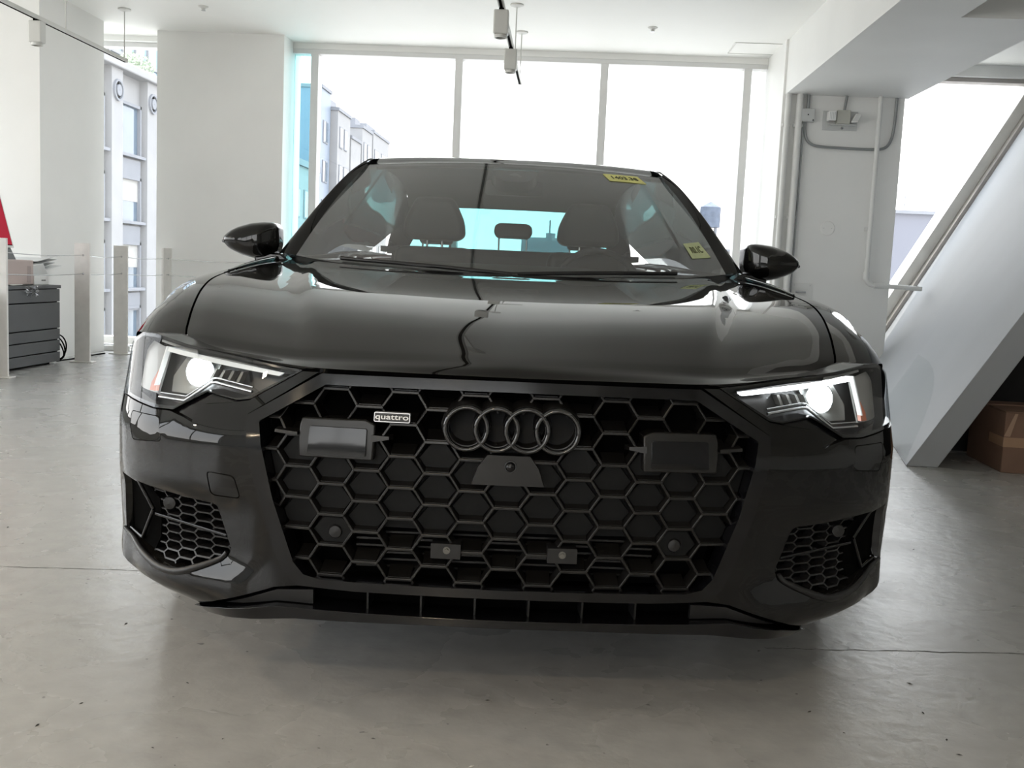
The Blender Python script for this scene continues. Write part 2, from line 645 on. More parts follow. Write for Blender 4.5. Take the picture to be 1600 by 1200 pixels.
# right window with a sloping sill parallel to the sloping wall
sx = lambda z: 2.885 + .558 * z          # x of the sill line at height z
mb = MB()
mb.hexa([(2.9, WY - .05, sx(0) * 0), (sx(0), WY - .05, 0), (sx(0), 10.3, 0), (2.9, 10.3, 0)], [(2.9, WY - .05, .03), (2.91, WY - .05, .03), (2.91, 10.3, .03), (2.9, 10.3, .03)])
mb = MB()
pa = [(2.9, 0), (6.0, 0), (6.0, CZ), (5.0, CZ), (sx(2.97), 2.97), (2.9, .03)]
mb.prism(pa, lambda p, t: (p[0], t, p[1]), WY + .02, 10.35)
struct('wall_under_slope', mb, WALL, 'white wall below the sloping sill')
mb = MB()
def slope_bar(mb, o0, o1, y0, y1, z0=0.03, z1=3.0):
    mb.hexa([(sx(z0) + o0, y0, z0), (sx(z0) + o1, y0, z0), (sx(z0) + o1, y1, z0), (sx(z0) + o0, y1, z0)],
            [(sx(z1) + o0, y0, z1), (sx(z1) + o1, y0, z1), (sx(z1) + o1, y1, z1), (sx(z1) + o0, y1, z1)])
slope_bar(mb, -.055, .0, WY - .08, WY + .08)
mb.box((2.9, WY - .05, 2.9), (5.0, WY + .09, 2.94))
W3 = struct('window_3', mb, mat('weathered_sloped_frame', (.40, .375, .35), .5), 'sloped grey framed window right of the column', bevel=.003)
pa = [(2.9, .1), (sx(2.92) - .03, 2.92), (2.9, 2.92)]
MB().prism(pa, lambda p, t: (p[0], t, p[1]), WY + .01, WY + .02).build('pane', WINDOWG, W3)
mb = MB()
slope_bar(mb, -.17, -.055, WY + .03, WY + .32)
struct('trim_sill', mb, mat('white_sill', (.82, .80, .76), .5), 'white sunlit sloping sill')
struct('trim_head_right', bx((2.9, WY - .1, 2.94), (6.0, 10.35, CZ)), WALL, 'white head above the right window')

# the big sloping wall that rises to the right
def slope_wall():
    n = 8
    mb = MB()
    ns = 16
    A, B = [], []
    rings = []
    for j in range(n + 1):
        t = j / n
        y = lerp(5.33, WY + .01, t)
        x0 = lerp(1.834, 2.885, t)
        k = lerp(.633, .558, t)
        th = lerp(.165, .25, t)
        zt = 3.04
        rings.append([(x0, y, 0), (x0 + th, y, 0), (x0 + th + k * zt, y, zt), (x0 + k * zt, y, zt)])
    mb.rings(rings)
    return mb
struct('wall_slope', slope_wall(), mat('white_paint_with_shade', (.42, .435, .455), .55, var=.03, scale=1.5, bump=.03, bscale=70), 'white sloping wall rising to the right with a chipped foot', smooth=20, bevel=.004)  # wall white with its dimmer, bluish light put into the colour
DARK = mat('painted_shade_black', (.012, .011, .011), .9)  # black sheet paints in the deep shade under the slope
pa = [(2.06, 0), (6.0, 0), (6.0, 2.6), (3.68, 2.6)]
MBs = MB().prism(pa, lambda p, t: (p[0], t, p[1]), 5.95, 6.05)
struct('wall_shade_sheet', MBs, DARK, 'black sheet added for the deep shade under the slope')

# ------------------------------------------------------------------ outside
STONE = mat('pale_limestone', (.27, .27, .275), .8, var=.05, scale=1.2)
STONE2 = mat('painted_shade_limestone', (.20, .208, .23), .8, var=.05, scale=1.2)  # limestone copy with blue-grey shade put into its colour
GLB = mat('building_window_glass', (.10, .14, .185), .08, var=.1, scale=.5)
BLIND = mat('window_blind', (.36, .355, .34), .7)
struct('street_ground', bx((-200, 10.8, -25.2), (200, 320, -25)), mat('street_grey', (.12, .12, .125), .9), 'far street level below')
struct('bounce_terrace', MB().box((-40, 10.7, -4.3), (60, 36, -4)).box((-16, -40, -4.3), (-6.8, 10.7, -4)).box((-16, -40, -4.3), (30, -7.5, -4)), mat('pale_bounce_surface', (.55, .54, .52), .9), 'unseen pale terrace added to bounce daylight onto the ceiling')  # unseen pale slabs added to bounce daylight up to the ceiling
struct('wall_outside_sill', bx((-6.7, 10.35, -.6), (6.2, 10.6, 0)), STONE, 'outer stone ledge below the windows')

def lbox(mb, c, sx_, sy_, sz_):
    return mb.box((c[0] - sx_ / 2, c[1] - sy_ / 2, c[2] - sz_ / 2), (c[0] + sx_ / 2, c[1] + sy_ / 2, c[2] + sz_ / 2))

def stone_building():
    b = thing('stone_building', 'pale stone building with pilasters and roundels outside the left window', 'building', (-18, 33, -25))
    L = lambda x, y, z: (x, y, z + 25)
    zt = 8.2
    y0, y1 = 0, 20.4
    MB().box(L(-12, y0, -25), L(-.30, y1, zt)).build('wall', STONE, b)
    MB().box(L(-12, y0 - .2, zt), L(.25, y1 + .2, zt + .35)).build('cornice', STONE, b, bevel=.05)
    for k in range(6):
        py = .1 + 3.4 * k - .2 + .0
        yc = 3.4 * k - .3      # pier axis
        pier = MB().box(L(-.35, yc, -25), L(.05, yc + 1.0, zt)).build('pilaster', STONE, b)
        mb = MB()
        for r0, r1, d in ((.42, .34, .09), (.22, .02, .1)):
            ring = []
            prof = [(r0, 0), (r0, d), (r1, d), (r1, 0)]
            mb.lathe([(r0, .05), (r0, .05 + d), (r1, .05 + d), (r1, .05)], (0, yc + .5, 25 + 7.35), 'x', 20)
        mb.build('roundel', STONE2, pier, smooth=30)
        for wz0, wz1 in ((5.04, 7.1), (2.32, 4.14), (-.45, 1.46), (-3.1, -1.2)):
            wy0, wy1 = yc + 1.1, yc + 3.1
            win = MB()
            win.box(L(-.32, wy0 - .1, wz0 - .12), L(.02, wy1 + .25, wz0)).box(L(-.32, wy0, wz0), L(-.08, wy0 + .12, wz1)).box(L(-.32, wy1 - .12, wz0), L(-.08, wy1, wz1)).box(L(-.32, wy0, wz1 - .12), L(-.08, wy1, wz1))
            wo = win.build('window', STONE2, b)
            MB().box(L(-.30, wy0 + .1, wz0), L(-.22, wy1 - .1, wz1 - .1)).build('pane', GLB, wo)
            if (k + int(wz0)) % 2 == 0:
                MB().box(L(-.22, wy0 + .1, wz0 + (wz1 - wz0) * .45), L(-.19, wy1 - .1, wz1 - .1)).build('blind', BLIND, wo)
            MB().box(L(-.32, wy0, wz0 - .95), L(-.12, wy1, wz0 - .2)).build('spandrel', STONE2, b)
    return b
stone_building()

def glass_block():
    b = thing('glass_building', 'pale blue glass block above the stone cornice at left', 'building', (-31, 72, -25))
    G = mat('pale_blue_curtain_glass', (.30, .42, .52), .15, var=.12, scale=.35)
    MB().box((-14, -11, 0), (0, 7.5, 44)).build('wall', G, b)
    for k in range(9):
        MB().box((0, -10.8 + 2.1 * k, 28), (.15, -10.6 + 2.1 * k, 44)).build('mullion', STONE, b)
    for k in range(3):
        MB().box((0, -11, 31 + 4.2 * k), (.14, 7.5, 31.25 + 4.2 * k)).build('rail', STONE, b)
glass_block()

def roof_tree():
    t = thing('roof_tree', 'small green rooftop tree above the stone cornice', 'tree', (-20, 46.4, 8.2))
    t.scale = (.8, .8, .8)
    trunk = MB()
    trunk.tube([(0, 0, -.05), (.05, .05, .6), (-.05, .1, 1.1)], [.07, .05, .04], 7)
    for k in range(6):
        a = k * 1.05
        trunk.tube([(-.0, .08, .7 + .05 * k), (.5 * cos(a), .6 * sin(a), 1.4 + .08 * k)], [.03, .012], 5)
    trunk.build('trunk', mat('bark', (.16, .12, .09), .9), t)
    mb = MB()
    r = random.Random(5)
    for k in range(900):
        a, u, q = r.uniform(0, 2 * pi), r.uniform(-1, 1), r.random() ** .4
        c = Vector((1.0 * q * cos(a) * sqrt(1 - u * u), 1.5 * q * sin(a) * sqrt(1 - u * u), 1.55 + .75 * q * u))
        d = Vector((r.uniform(-1, 1), r.uniform(-1, 1), r.uniform(-1, 1))).normalized() * .11
        e = d.orthogonal().normalized() * .06
        mb.add([c - d, c + e, c + d, c - e], [(0, 1, 2, 3)])
    mb.build('foliage', mat('leaf_green', (.36, .42, .32), .7, var=.3, scale=3), t, fix=False)['kind'] = 'stuff'
roof_tree()

def far_blocks():
    # receding apartment blocks seen past the left of the wide window
    data = [(88.0, 3.4, 15.9, 'narrow blue grey tower left of the stepped blocks', 2.0, -21.6),
            (91.8, 5.2, 14.6, 'nearest stepped stone block with paired dark windows', 5.0, -21),
            (97.6, 4.6, 12.9, 'second stepped stone block along the receding row', 5.0, -21),
            (102.8, 5.2, 14.6, 'third and taller stepped stone block in the row', 6.0, -21),
            (108.6, 9.5, 14.9, 'farthest rounded top stone block of the receding row', 7.0, -21)]
    for i, (y, d, z, lab, wd, x) in enumerate(data):
        b = thing('apartment_block', lab, 'building', (x, y, -25))
        m = STONE if i else mat('blue_grey_cladding', (.17, .21, .27), .5, var=.05)
        MB().box((-wd, 0, 0), (0, d, 25 + z)).build('wall', m, b)
        MB().box((-wd - .1, -.1, 25 + z), (.12, d + .1, 25 + z + .3)).build('parapet', STONE2, b)
        for row in range(4):
            zz = 25 + 11.4 - 3.4 * row
            for c in range(2):
                yy = .7 + c * (d - 1.4) * .5
                if zz + 1.8 < 25 + z:
                    wo = MB().box((-.05, yy, zz), (.07, yy + d * .24, zz + 1.9)).build('window', STONE2, b)
                    MB().box((.05, yy + .12, zz + .12), (.09, yy + d * .24 - .12, zz + 1.8)).build('pane', GLB, wo)
        if i:
            MB().box((-wd * .8, .6, 25 + z + .3), (-.9, d * .6, 25 + z + 1.1)).build('roof_hut', STONE2, b)
    b = thing('low_building', 'low stone building with shaded side wall below the stepped blocks', 'building', (-21.5, 79.0, -25))
    MB().box((-8, 0, 0), (0, 8, 25 + 8.6)).build('wall', STONE, b)
    MB().box((-8.2, -.2, 33.6), (.2, 8.2, 34.1)).build('cornice', STONE2, b)
    for k in range(3):
        for row in range(2):
            wo = MB().box((-.05, .8 + 2.5 * k, 29.5 - 3.6 * row), (.06, 2.1 + 2.5 * k, 31.8 - 3.6 * row)).build('window', STONE2, b)
            MB().box((.04, .95 + 2.5 * k, 29.6 - 3.6 * row), (.09, 1.95 + 2.5 * k, 31.7 - 3.6 * row)).build('pane', GLB, wo)
far_blocks()

def water_tower():
    t = thing('water_tower', 'dark wooden rooftop water tower seen left of the right mirror', 'water tower', (8.25, 60, -25))
    mb = MB().lathe([(.60, 29.0), (.60, 30.15), (.0001, 30.5)], n=18)
    mb.build('tank', mat('weathered_tank_wood', (.10, .12, .16), .8, var=.2, scale=4), t, smooth=30)
    for k in range(4):
        a = pi / 4 + k * pi / 2
        MB().tube([(.5 * cos(a), .5 * sin(a), 27.6), (.5 * cos(a), .5 * sin(a), 29.02)], .05, 6).build('leg', STONE2, t)
    b = thing('roof_block', 'low pale rooftop block under the water tower', 'building', (9.0, 60, -25))
    MB().box((-2.6, -1.5, 0), (4, 6, 27.6)).build('wall', STONE, b)
    MB().box((-2.7, -1.6, 27.6), (4.1, 6.1, 27.75)).build('parapet', STONE2, b)
    b = thing('far_roof_building', 'distant pale roof line seen through the car rear window', 'building', (-1.5, 70, -25))
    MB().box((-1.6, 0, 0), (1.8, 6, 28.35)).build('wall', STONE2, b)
    MB().tube([(.3, 1, 28.3), (.3, 1, 29.6)], .06, 6).build('mast', STONE2, b)
    MB().box((.05, .7, 28.3), (.7, 1.3, 28.7)).build('roof_hut', STONE2, b)
    b = thing('grey_side_building', 'plain lavender grey wall outside the right window', 'building', (8.4, 25, -25))
    MB().box((-2.2, 0, 0), (9, 8, 27.72)).build('wall', mat('lavender_grey_render', (.155, .16, .19), .8, var=.03, scale=.6), b)
    MB().box((-2.25, -.1, 27.72), (9, 8.1, 27.8)).build('coping', STONE2, b)
    for k in range(4):
        MB().tube([(-1.2 + .9 * k, .2, 27.78), (-1.2 + .9 * k, .2, 28.2)], .012, 5).build('aerial', STONE2, b)
water_tower()
# ------------------------------------------------------------------ the car
# car frame: x to the right of the picture, y from the nose towards the tail, z up
CAR = thing('car', 'glossy black sedan seen head-on with four ring emblem on its honeycomb grille', 'car', (-.0928, 1.968, 0), radians(3.4))

PCP = [(0, 0), (.15, .003), (.3, .012), (.42, .026), (.53, .048), (.64, .083), (.73, .13), (.805, .19), (.86, .262), (.897, .35), (.919, .46), (.934, .62), (.943, .85), (.945, .95)]
def dense(P, n=24):
    P = [np.array(p, float) for p in P]
    P = [np.array([-P[1][0], P[1][1]])] + P + [2 * P[-1] - P[-2]]
    out = []
    for i in range(1, len(P) - 2):
        a, b, c, e = P[i - 1:i + 3]
        for k in range(n):
            t = k / n
            out.append(.5 * ((2 * b) + (c - a) * t + (2 * a - 5 * b + 4 * c - e) * t * t + (3 * b - a - 3 * c + e) * t ** 3))
    out.append(P[-2])
    return np.array(out)
PL = dense(PCP)
SS = np.concatenate([[0], np.cumsum(np.linalg.norm(np.diff(PL, axis=0), axis=1))])
TN = np.gradient(PL, SS, axis=0)
TN /= np.linalg.norm(TN, axis=1)[:, None]

def S(s, z, l=0.0):
    """skin of the nose: s = distance along the plan curve, z = height, l = lift off the skin"""
    sg = -1 if s < 0 else 1
    a = abs(s)
    x, y = np.interp(a, SS, PL[:, 0]), np.interp(a, SS, PL[:, 1])
    nx, ny = np.interp(a, SS, TN[:, 1]), -np.interp(a, SS, TN[:, 0])
    k = .18 + .34 * smooth(.35, .65, a) - .36 * smooth(.72, 1.05, a)
    o = -k * max(0, z - .56)
    o -= .05 * max(0, .46 - z)
    o += .024 * smooth(.315, .25, z) * smooth(.44, .60, a) * (1 - .75 * smooth(.66, .95, a)) * (1 - smooth(.95, 1.15, a))
    o -= .10 * smooth(.235, .14, z) * smooth(.45, .75, a)
    o -= .016 * smooth(.445, .415, z) * smooth(.50, .62, a) * (1 - smooth(.9, 1.0, a))
    l = l + o
    return (sg * (x + nx * l), y + ny * l, z)

def nose(name, poly, m, parent, lift=0.0, thick=.02, step=.03, holes=(), side=0, bevel=0, back=False, angle=35):
    if side < 0:
        poly = mirror_x(poly)
        holes = [mirror_x(h) for h in holes]
    mb = panel(poly, list(holes), S, step, thick, lift, back)
    return mb.build(name, m, parent, smooth=angle, bevel=bevel)

def full(half):
    """half outline from the centre line (top) out and back to the centre line (bottom)"""
    return half + [(-p[0], p[1]) for p in reversed(half) if p[0] > 0]

# --- outlines on the skin (s, z)
G_IN = [(0, .683), (.372, .681), (.508, .600), (.492, .535), (.470, .445), (.427, .319), (.405, .294), (.37, .286), (0, .284)]
G_OUT = [(0, .7045), (.382, .7025), (.538, .610), (.526, .54), (.503, .45), (.466, .335), (.445, .292), (.418, .270), (.3, .266), (0, .266)]
VENT = rounded([(.95, .438), (.80, .432), (.61, .416), (.572, .322), (.592, .303), (.70, .264), (.81, .272), (.90, .292), (.96, .300)], .012)
LAMP = [(.43, .7045), (.546, .639), (.578, .634), (.662, .644), (.742, .602), (.80, .600), (.93, .611), (1.10, .613), (1.10, .66), (1.05, .712), (.95, .750), (.895, .750), (.78, .733), (.60, .718)]
FANG = [(.578, .630), (.662, .641), (.742, .599), (.700, .590), (.674, .583), (.668, .597), (.655, .620), (.606, .626)]
TIP = .716
BUMP = [(.392, .7035), (.428, .7025), (.546, .636), (.578, .630), (.606, .626), (.655, .620), (.668, .597), (.674, .583), (.700, .590), (.745, .598), (.80, .597), (.93, .608), (1.08, .610), (1.12, .60), (1.12, .45), (1.09, .27),
        (1.02, .250), (.95, .228), (.88, .196), (.80, .168), (.73, .163), (TIP, .171), (.60, .215), (.47, .2595), (.421, .2665), (.449, .290), (.470, .334), (.507, .449), (.530, .54), (.542, .610)]
WASH = rounded([(.885, .585), (.765, .585), (.747, .534), (.860, .523)], .012)
TOW = rounded([(-.559, .484), (-.626, .488), (-.614, .437), (-.544, .437)], .012)

def shrink(poly, d):
    cx_, cy_ = sum(p[0] for p in poly) / len(poly), sum(p[1] for p in poly) / len(poly)
    out = []
    for p in poly:
        r = hypot(p[0] - cx_, p[1] - cy_)
        k = (r - d) / r
        out.append((cx_ + (p[0] - cx_) * k, cy_ + (p[1] - cy_) * k))
    return out

bumper = None
for sd in (1, -1):
    holes = [VENT, WASH]
    if sd < 0:
        holes = holes + [mirror_x(TOW)]
    o = nose('front_bumper', BUMP, PAINT, CAR, 0, .055, .026, holes, sd, bevel=.0022)
    nose('washer_cover', shrink(WASH, .0022), PAINT, o, 0, .01, .03, side=sd, bevel=.001)
    if sd < 0:
        nose('tow_eye_cover', shrink(TOW, .0022), PAINT, o, 0, .01, .03, bevel=.001)
    nose('headlight_fang', FANG, GLOSSB, o, -.012, .02, .03, side=sd)
    # air vent: slot, honeycomb, crossbar and lower blade
    vg = nose('side_vent', shrink(VENT, -.008), VOID, CAR, -.05, .004, .04, side=sd)
    vent_clip = [(.60, .402), (.585, .325), (.605, .308), (.70, .275), (.80, .285), (.845, .305), (.805, .375), (.845, .425), (.80, .421)]
    mb = MB()
    convex = [(.835, .430), (.80, .427), (.612, .411), (.577, .323), (.595, .306), (.70, .268), (.80, .276), (.855, .290)]
    area = sum(convex[i - 1][0] * convex[i][1] - convex[i][0] * convex[i - 1][1] for i in range(len(convex)))
    if area < 0:
        convex = convex[::-1]
    def bar(mb, a, b, w0, w1, l0, l1, sgn=1, ext=0.0, surf=S):
        d = Vector((b[0] - a[0], b[1] - a[1]))
        L = d.length
        if L < 1e-5:
            return
        d /= L
        n = Vector((-d.y, d.x))
        a = (a[0] - d.x * ext, a[1] - d.y * ext)
        b = (b[0] + d.x * ext, b[1] + d.y * ext)
        def q(p, w, l):
            return [surf(sgn * (p[0] + n.x * w), p[1] + n.y * w, l), surf(sgn * (p[0] - n.x * w), p[1] - n.y * w, l)]
        f0, f1 = q(a, w0 / 2, l0), q(b, w0 / 2, l0)
        k0, k1 = q(a, w1 / 2, l1), q(b, w1 / 2, l1)
        mb.hexa([k0[0], k0[1], k1[1], k1[0]], [f0[0], f0[1], f1[1], f1[0]])
    def hexedges(p, h, fl, cs, rng, z0):
        """unique edges and cells of a flat-topped hexagon lattice"""
        seen, cells = {}, []
        for c in range(-cs, cs + 1):
            for r in range(*rng):
                cx_, cz_ = c * p, z0 + r * h + (h / 2 if c % 2 else 0)
                P = [(cx_ - fl / 2, cz_ + h / 2), (cx_ - p + fl / 2, cz_), (cx_ - fl / 2, cz_ - h / 2), (cx_ + fl / 2, cz_ - h / 2), (cx_ + p - fl / 2, cz_), (cx_ + fl / 2, cz_ + h / 2)]
                cells.append((c, r, P))
                for k in range(6):
                    a, b = P[k], P[(k + 1) % 6]
                    seen[(round((a[0] + b[0]) * 2000), round((a[1] + b[1]) * 2000))] = (a, b)
        return list(seen.values()), cells
    ed, _ = hexedges(.047, .019, .036, 24, (-1, 12), .265)
    for a, b in ed:
        if a[0] < .5:
            continue
        # rows follow the slanting crossbar
        tl = lambda p: (p[0], p[1] - (p[0] - .7) * .0)
        c = clip_seg(tl(a), tl(b), convex)
        if c:
            bar(mb, c[0], c[1], .0035, .005, -.016, -.04, sd)
    mb.build('vent_mesh', SATIN, vg)
    mb = MB()
    bar(mb, (.805, .366), (.590, .350), .006, .011, -.004, -.04, sd)
    mb.build('vent_crossbar', GLOSSB, vg, bevel=.0015)
    nose('vent_slot', [(.95, .433), (.862, .431), (.800, .400), (.795, .360), (.80, .315), (.815, .285), (.872, .290), (.95, .302)], VOID, vg, -.0145, .02, .03, side=sd)
    ring = [(.945, .432), (.858, .432), (.812, .375), (.872, .300), (.95, .306)]
    mb = MB()
    for k in range(1, 4):
        mb.tube([S(sd * ring[k][0], ring[k][1], -.006), S(sd * ring[k + 1 if k < 3 else 3][0], ring[k + 1 if k < 3 else 3][1], -.006)] if k < 3 else [S(sd * ring[3][0], ring[3][1], -.006), S(sd * ring[4][0], ring[4][1], -.008)], .0045, 8)
    mb.tube([S(sd * ring[0][0], ring[0][1], -.008), S(sd * ring[1][0], ring[1][1], -.006)], .0045, 8)
    mb.build('vent_slot_rim', GLOSSB, vg, smooth=50)
    mb = MB()
    bl = [(.585, .318), (.60, .302), (.64, .284), (.70, .263), (.76, .262), (.81, .270), (.86, .281), (.91, .293), (.965, .304)]
    pts = [interp([(i, p) for i, p in enumerate(bl)], t * (len(bl) - 1) / 24) for t in range(25)]
    mb.tube([S(sd * p[0], p[1], .002) for p in pts], [.004 + .005 * sin(pi * i / 24) for i in range(25)], 8)
    mb.build('vent_blade', SATIN, vg, smooth=60)
    mb = MB()
    c = S(sd * .757, .397, -.012)
    mb.lathe([(.0001, -.008), (.013, -.006), (.015, .0), (.015, .02)], c, 'y', 16)
    mb.build('parking_sensor', SATIN, vg, smooth=40)

# lower intake and splitter
ZIN = [(0, .266), (.29, .264), (.47, .2585), (TIP, .171), (.47, .223), (.29, .2215), (0, .221)]
intake = nose('lower_intake', full([(0, .275), (.3, .272), (.5, .262), (.70, .185), (.60, .175), (.3, .195), (0, .195)]), VOID, CAR, -.07, .004, .05)
for k in range(-3, 3):
    s0 = .0545 + k * .1105
    mb = MB()
    mb.hexa([S(s0 - .002, .218, -.07), S(s0 + .002, .218, -.07), S(s0 + .002, .218, -.016), S(s0 - .002, .218, -.016)],
            [S(s0 - .002, .268, -.07), S(s0 + .002, .268, -.07), S(s0 + .002, .268, -.016), S(s0 - .002, .268, -.016)])
    mb.build('intake_fin', SATIN, intake)
for sd in (1, -1):
    nose('intake_blank', [(.392, .2555), (.47, .250), (.59, .208), (.47, .226), (.392, .2255)], SATIN, intake, -.014, .01, .03, side=sd)
lip = full([(0, .222), (.29, .2225), (.47, .224), (.60, .201), (TIP + .004, .169), (.66, .166), (.54, .188), (.42, .200), (.15, .205), (0, .2045)])
nose('splitter_lip', lip, GLOSSB, CAR, .014, .12, .03, bevel=.003)
# underside shield
MB().grid(lambda u, v: (lerp(-.72, .72, u), lerp(.07 + .22 * (2 * u - 1) ** 2, 4.75, v), .185), 12, 8).build('underbody', VOID, CAR)

# --- grille
grille = nose('grille_frame', full(G_OUT), GLOSSB, CAR, .010, .05, .026, [full(G_IN)], bevel=.004)
GI = full(G_IN)
ar = sum(GI[i - 1][0] * GI[i][1] - GI[i][0] * GI[i - 1][1] for i in range(len(GI)))
if ar < 0:
    GI = GI[::-1]
nose('grille_backing', full([(0, .69), (.38, .688), (.515, .60), (.475, .44), (.43, .31), (.38, .28), (0, .28)]), VOID, grille, -.085, .004, .05)
HP, HH, HF = .071, .0635, .050
ed, cells = hexedges(HP, HH, HF, 8, (-5, 5), .513 + HH / 2)
# emblem, radars and camera pod interrupt the lattice
RADAR = [(.268, .606), (.288, .615), (.420, .613), (.424, .596), (.422, .535), (.270, .535)]
POD = [(-.042, .560), (.042, .560), (.060, .535), (.072, .500), (-.072, .500), (-.060, .535)]
barsU, barsL = MB(), MB()
for a, b in ed:
    c = clip_seg(a, b, GI)
    if not c:
        continue
    mid = ((c[0][0] + c[1][0]) / 2, (c[0][1] + c[1][1]) / 2)
    if inside((abs(mid[0]), mid[1]), RADAR) or (abs(mid[0]) < .135 and .572 < mid[1] < .652):
        continue
    flat = abs(a[1] - b[1]) < 1e-4
    if flat:
        bar(barsU, c[0], c[1], .006, .013, -.008, -.046 if mid[1] < .56 else -.07, ext=.003)
        # second, lower step of each ledge
        d = (0, -.0075)
        up_ = mid[1] > .54 or mid[1] < .40
        zt, lb = (.019, -.055) if up_ else (.0115, -.029)
        xa, xb, z0 = c[0][0] + .002, c[1][0] - .002, mid[1]
        barsL.hexa([S(xa, z0 - .002, -.014), S(xb, z0 - .002, -.014), S(xb, z0 + zt - .006, lb), S(xa, z0 + zt - .006, lb)],
                   [S(xa, z0 + .0045, -.014), S(xb, z0 + .0045, -.014), S(xb + .002, z0 + zt, lb), S(xa - .002, z0 + zt, lb)])
    else:
        bar(barsU, c[0], c[1], .005, .010, -.010, -.045, ext=.002)
barsU.build('honeycomb_bars', GRILLE, grille, bevel=.0012)
barsL.build('honeycomb_steps', GRILLE, grille)['kind'] = 'stuff'
for c, r, P in cells:
    cz = sum(p[1] for p in P) / 6
    if not (.395 < cz < .545):
        continue
    cs_ = sum(p[0] for p in P) / 6
    q = clip_convex([(lerp(cs_, p[0], .62 if p[1] > cz + .01 else .86), lerp(cz, p[1], .84) - (.003 if abs(p[1] - cz) < .01 else 0)) for p in P], GI)
    if len(q) >= 3:
        try:
            a2 = sum(q[i - 1][0] * q[i][1] - q[i][0] * q[i - 1][1] for i in range(len(q)))
            if abs(a2) < 4e-4:
                continue
            MB().prism(q, lambda p, t: S(p[0], p[1], t), -.028, -.042).build('infill_cell', CELLM, grille, bevel=.0015, seg=1)
        except Exception as e:
            print('cell', e)
nose('infill_sheet', full([(0, .548), (.488, .548), (.452, .392), (0, .392)]), CELLM, grille, -.040, .004, .05)
# radiator slats in the open lower rows
for k in range(6):
    z = .306 + .0145 * k
    MB().hexa([S(-.31, z, -.075), S(.31, z, -.075), S(.31, z - .003, -.05), S(-.31, z - .003, -.05)],
              [S(-.31, z + .004, -.075), S(.31, z + .004, -.075), S(.31, z + .001, -.05), S(-.31, z + .001, -.05)]).build('radiator_slat', SATIN, grille)
# radar housings
for sd in (1, -1):
    r = nose('radar_housing', RADAR, GRILLE, grille, -.002, .05, .04, side=sd, bevel=.003)
    nose('radar_cover', rounded([(.284, .598), (.400, .598), (.402, .543), (.284, .543)], .004), GLOSSB, r, .004, .03, .03, side=sd, bevel=.0015)
    MB().hexa([S(sd * .425, .578, -.02), S(sd * .475, .580, -.02), S(sd * .475, .580, .0), S(sd * .425, .578, .004)],
              [S(sd * .425, .588, -.02), S(sd * .475, .589, -.02), S(sd * .475, .586, .0), S(sd * .425, .584, .004)]).build('radar_bracket', GRILLE, r)
    MB().hexa([S(sd * .235, .575, -.03), S(sd * .275, .572, -.03), S(sd * .275, .572, .0), S(sd * .240, .578, -.004)],
              [S(sd * .235, .585, -.03), S(sd * .275, .588, -.03), S(sd * .275, .586, .0), S(sd * .240, .584, -.004)]).build('radar_bracket', GRILLE, r)
# camera pod below the emblem
pod = nose('camera_pod', POD, GRILLE, grille, .008, .05, .03, bevel=.006)
c = S(.004, .5385, .008)
MB().lathe([(.0001, -.010), (.006, -.009), (.009, -.006), (.010, -.002), (.0125, -.002), (.014, .006)], c, 'y', 20).build('camera_lens', GLOSSB, pod, smooth=40)
# ring emblem
emb = nose('emblem_base', full([(0, .656), (.105, .656), (.132, .640), (.140, .612), (.132, .585), (.105, .570), (0, .570)]), CELLM, grille, -.030, .02, .03)
RINGM = mat('gloss_black_ring', (.007, .007, .008), .1, coat=1.0)
for k in range(4):
    cx_ = -.0855 + .0597 * k
    y0 = S(cx_, .612, 0)[1]
    mb = MB()
    prof = []
    for j in range(12):
        a = 2 * pi * j / 12
        prof.append((.0415 + .0052 * cos(a), .0075 * sin(a)))
    prof.append(prof[0])
    rings = []
    for i in range(49):
        a = 2 * pi * i / 48
        rings.append([(cx_ + r * cos(a), y0 - .022 + h + (.0004 if k % 2 else 0), .612 + r * sin(a)) for r, h in prof[:-1]])
    mb.rings(rings, cap=False)
    mb.build('emblem_ring', RINGM, emb, smooth=60)
    # deep matt collar behind each ring
    mb = MB()
    rings = []
    for rr, hh in ((.0475, -.016), (.0485, .045), (.037, .045), (.0358, -.014)):
        rings.append([(cx_ + rr * cos(2 * pi * i / 40), y0 + hh + .0008 * k, .612 + rr * sin(2 * pi * i / 40) + (.006 if hh > .03 else 0)) for i in range(40)])
    rings.append(rings[0])
    mb.rings(rings, cap=False)
    mb.build('emblem_collar', GRILLE, emb, smooth=50)
# lettered badge
badge = nose('badge', rounded([(-.271, .6325), (-.271, .6135), (-.199, .6135), (-.199, .6325)], .003), mat('badge_silver', (.62, .62, .62), .3, metal=.6), grille, .004, .014, .02)
nose('badge_field', rounded([(-.2695, .631), (-.2695, .615), (-.2005, .615), (-.2005, .631)], .002), SATIN, badge, .0048, .003, .02)
text_mesh('badge_lettering', 'quattro', mat('badge_white', (.88, .88, .88), .4, emit=None), badge, .0185,
          lambda co: S(-.235 + co.x * 1.2, .6238 + co.y * .80, .0055 + co.z * .6))
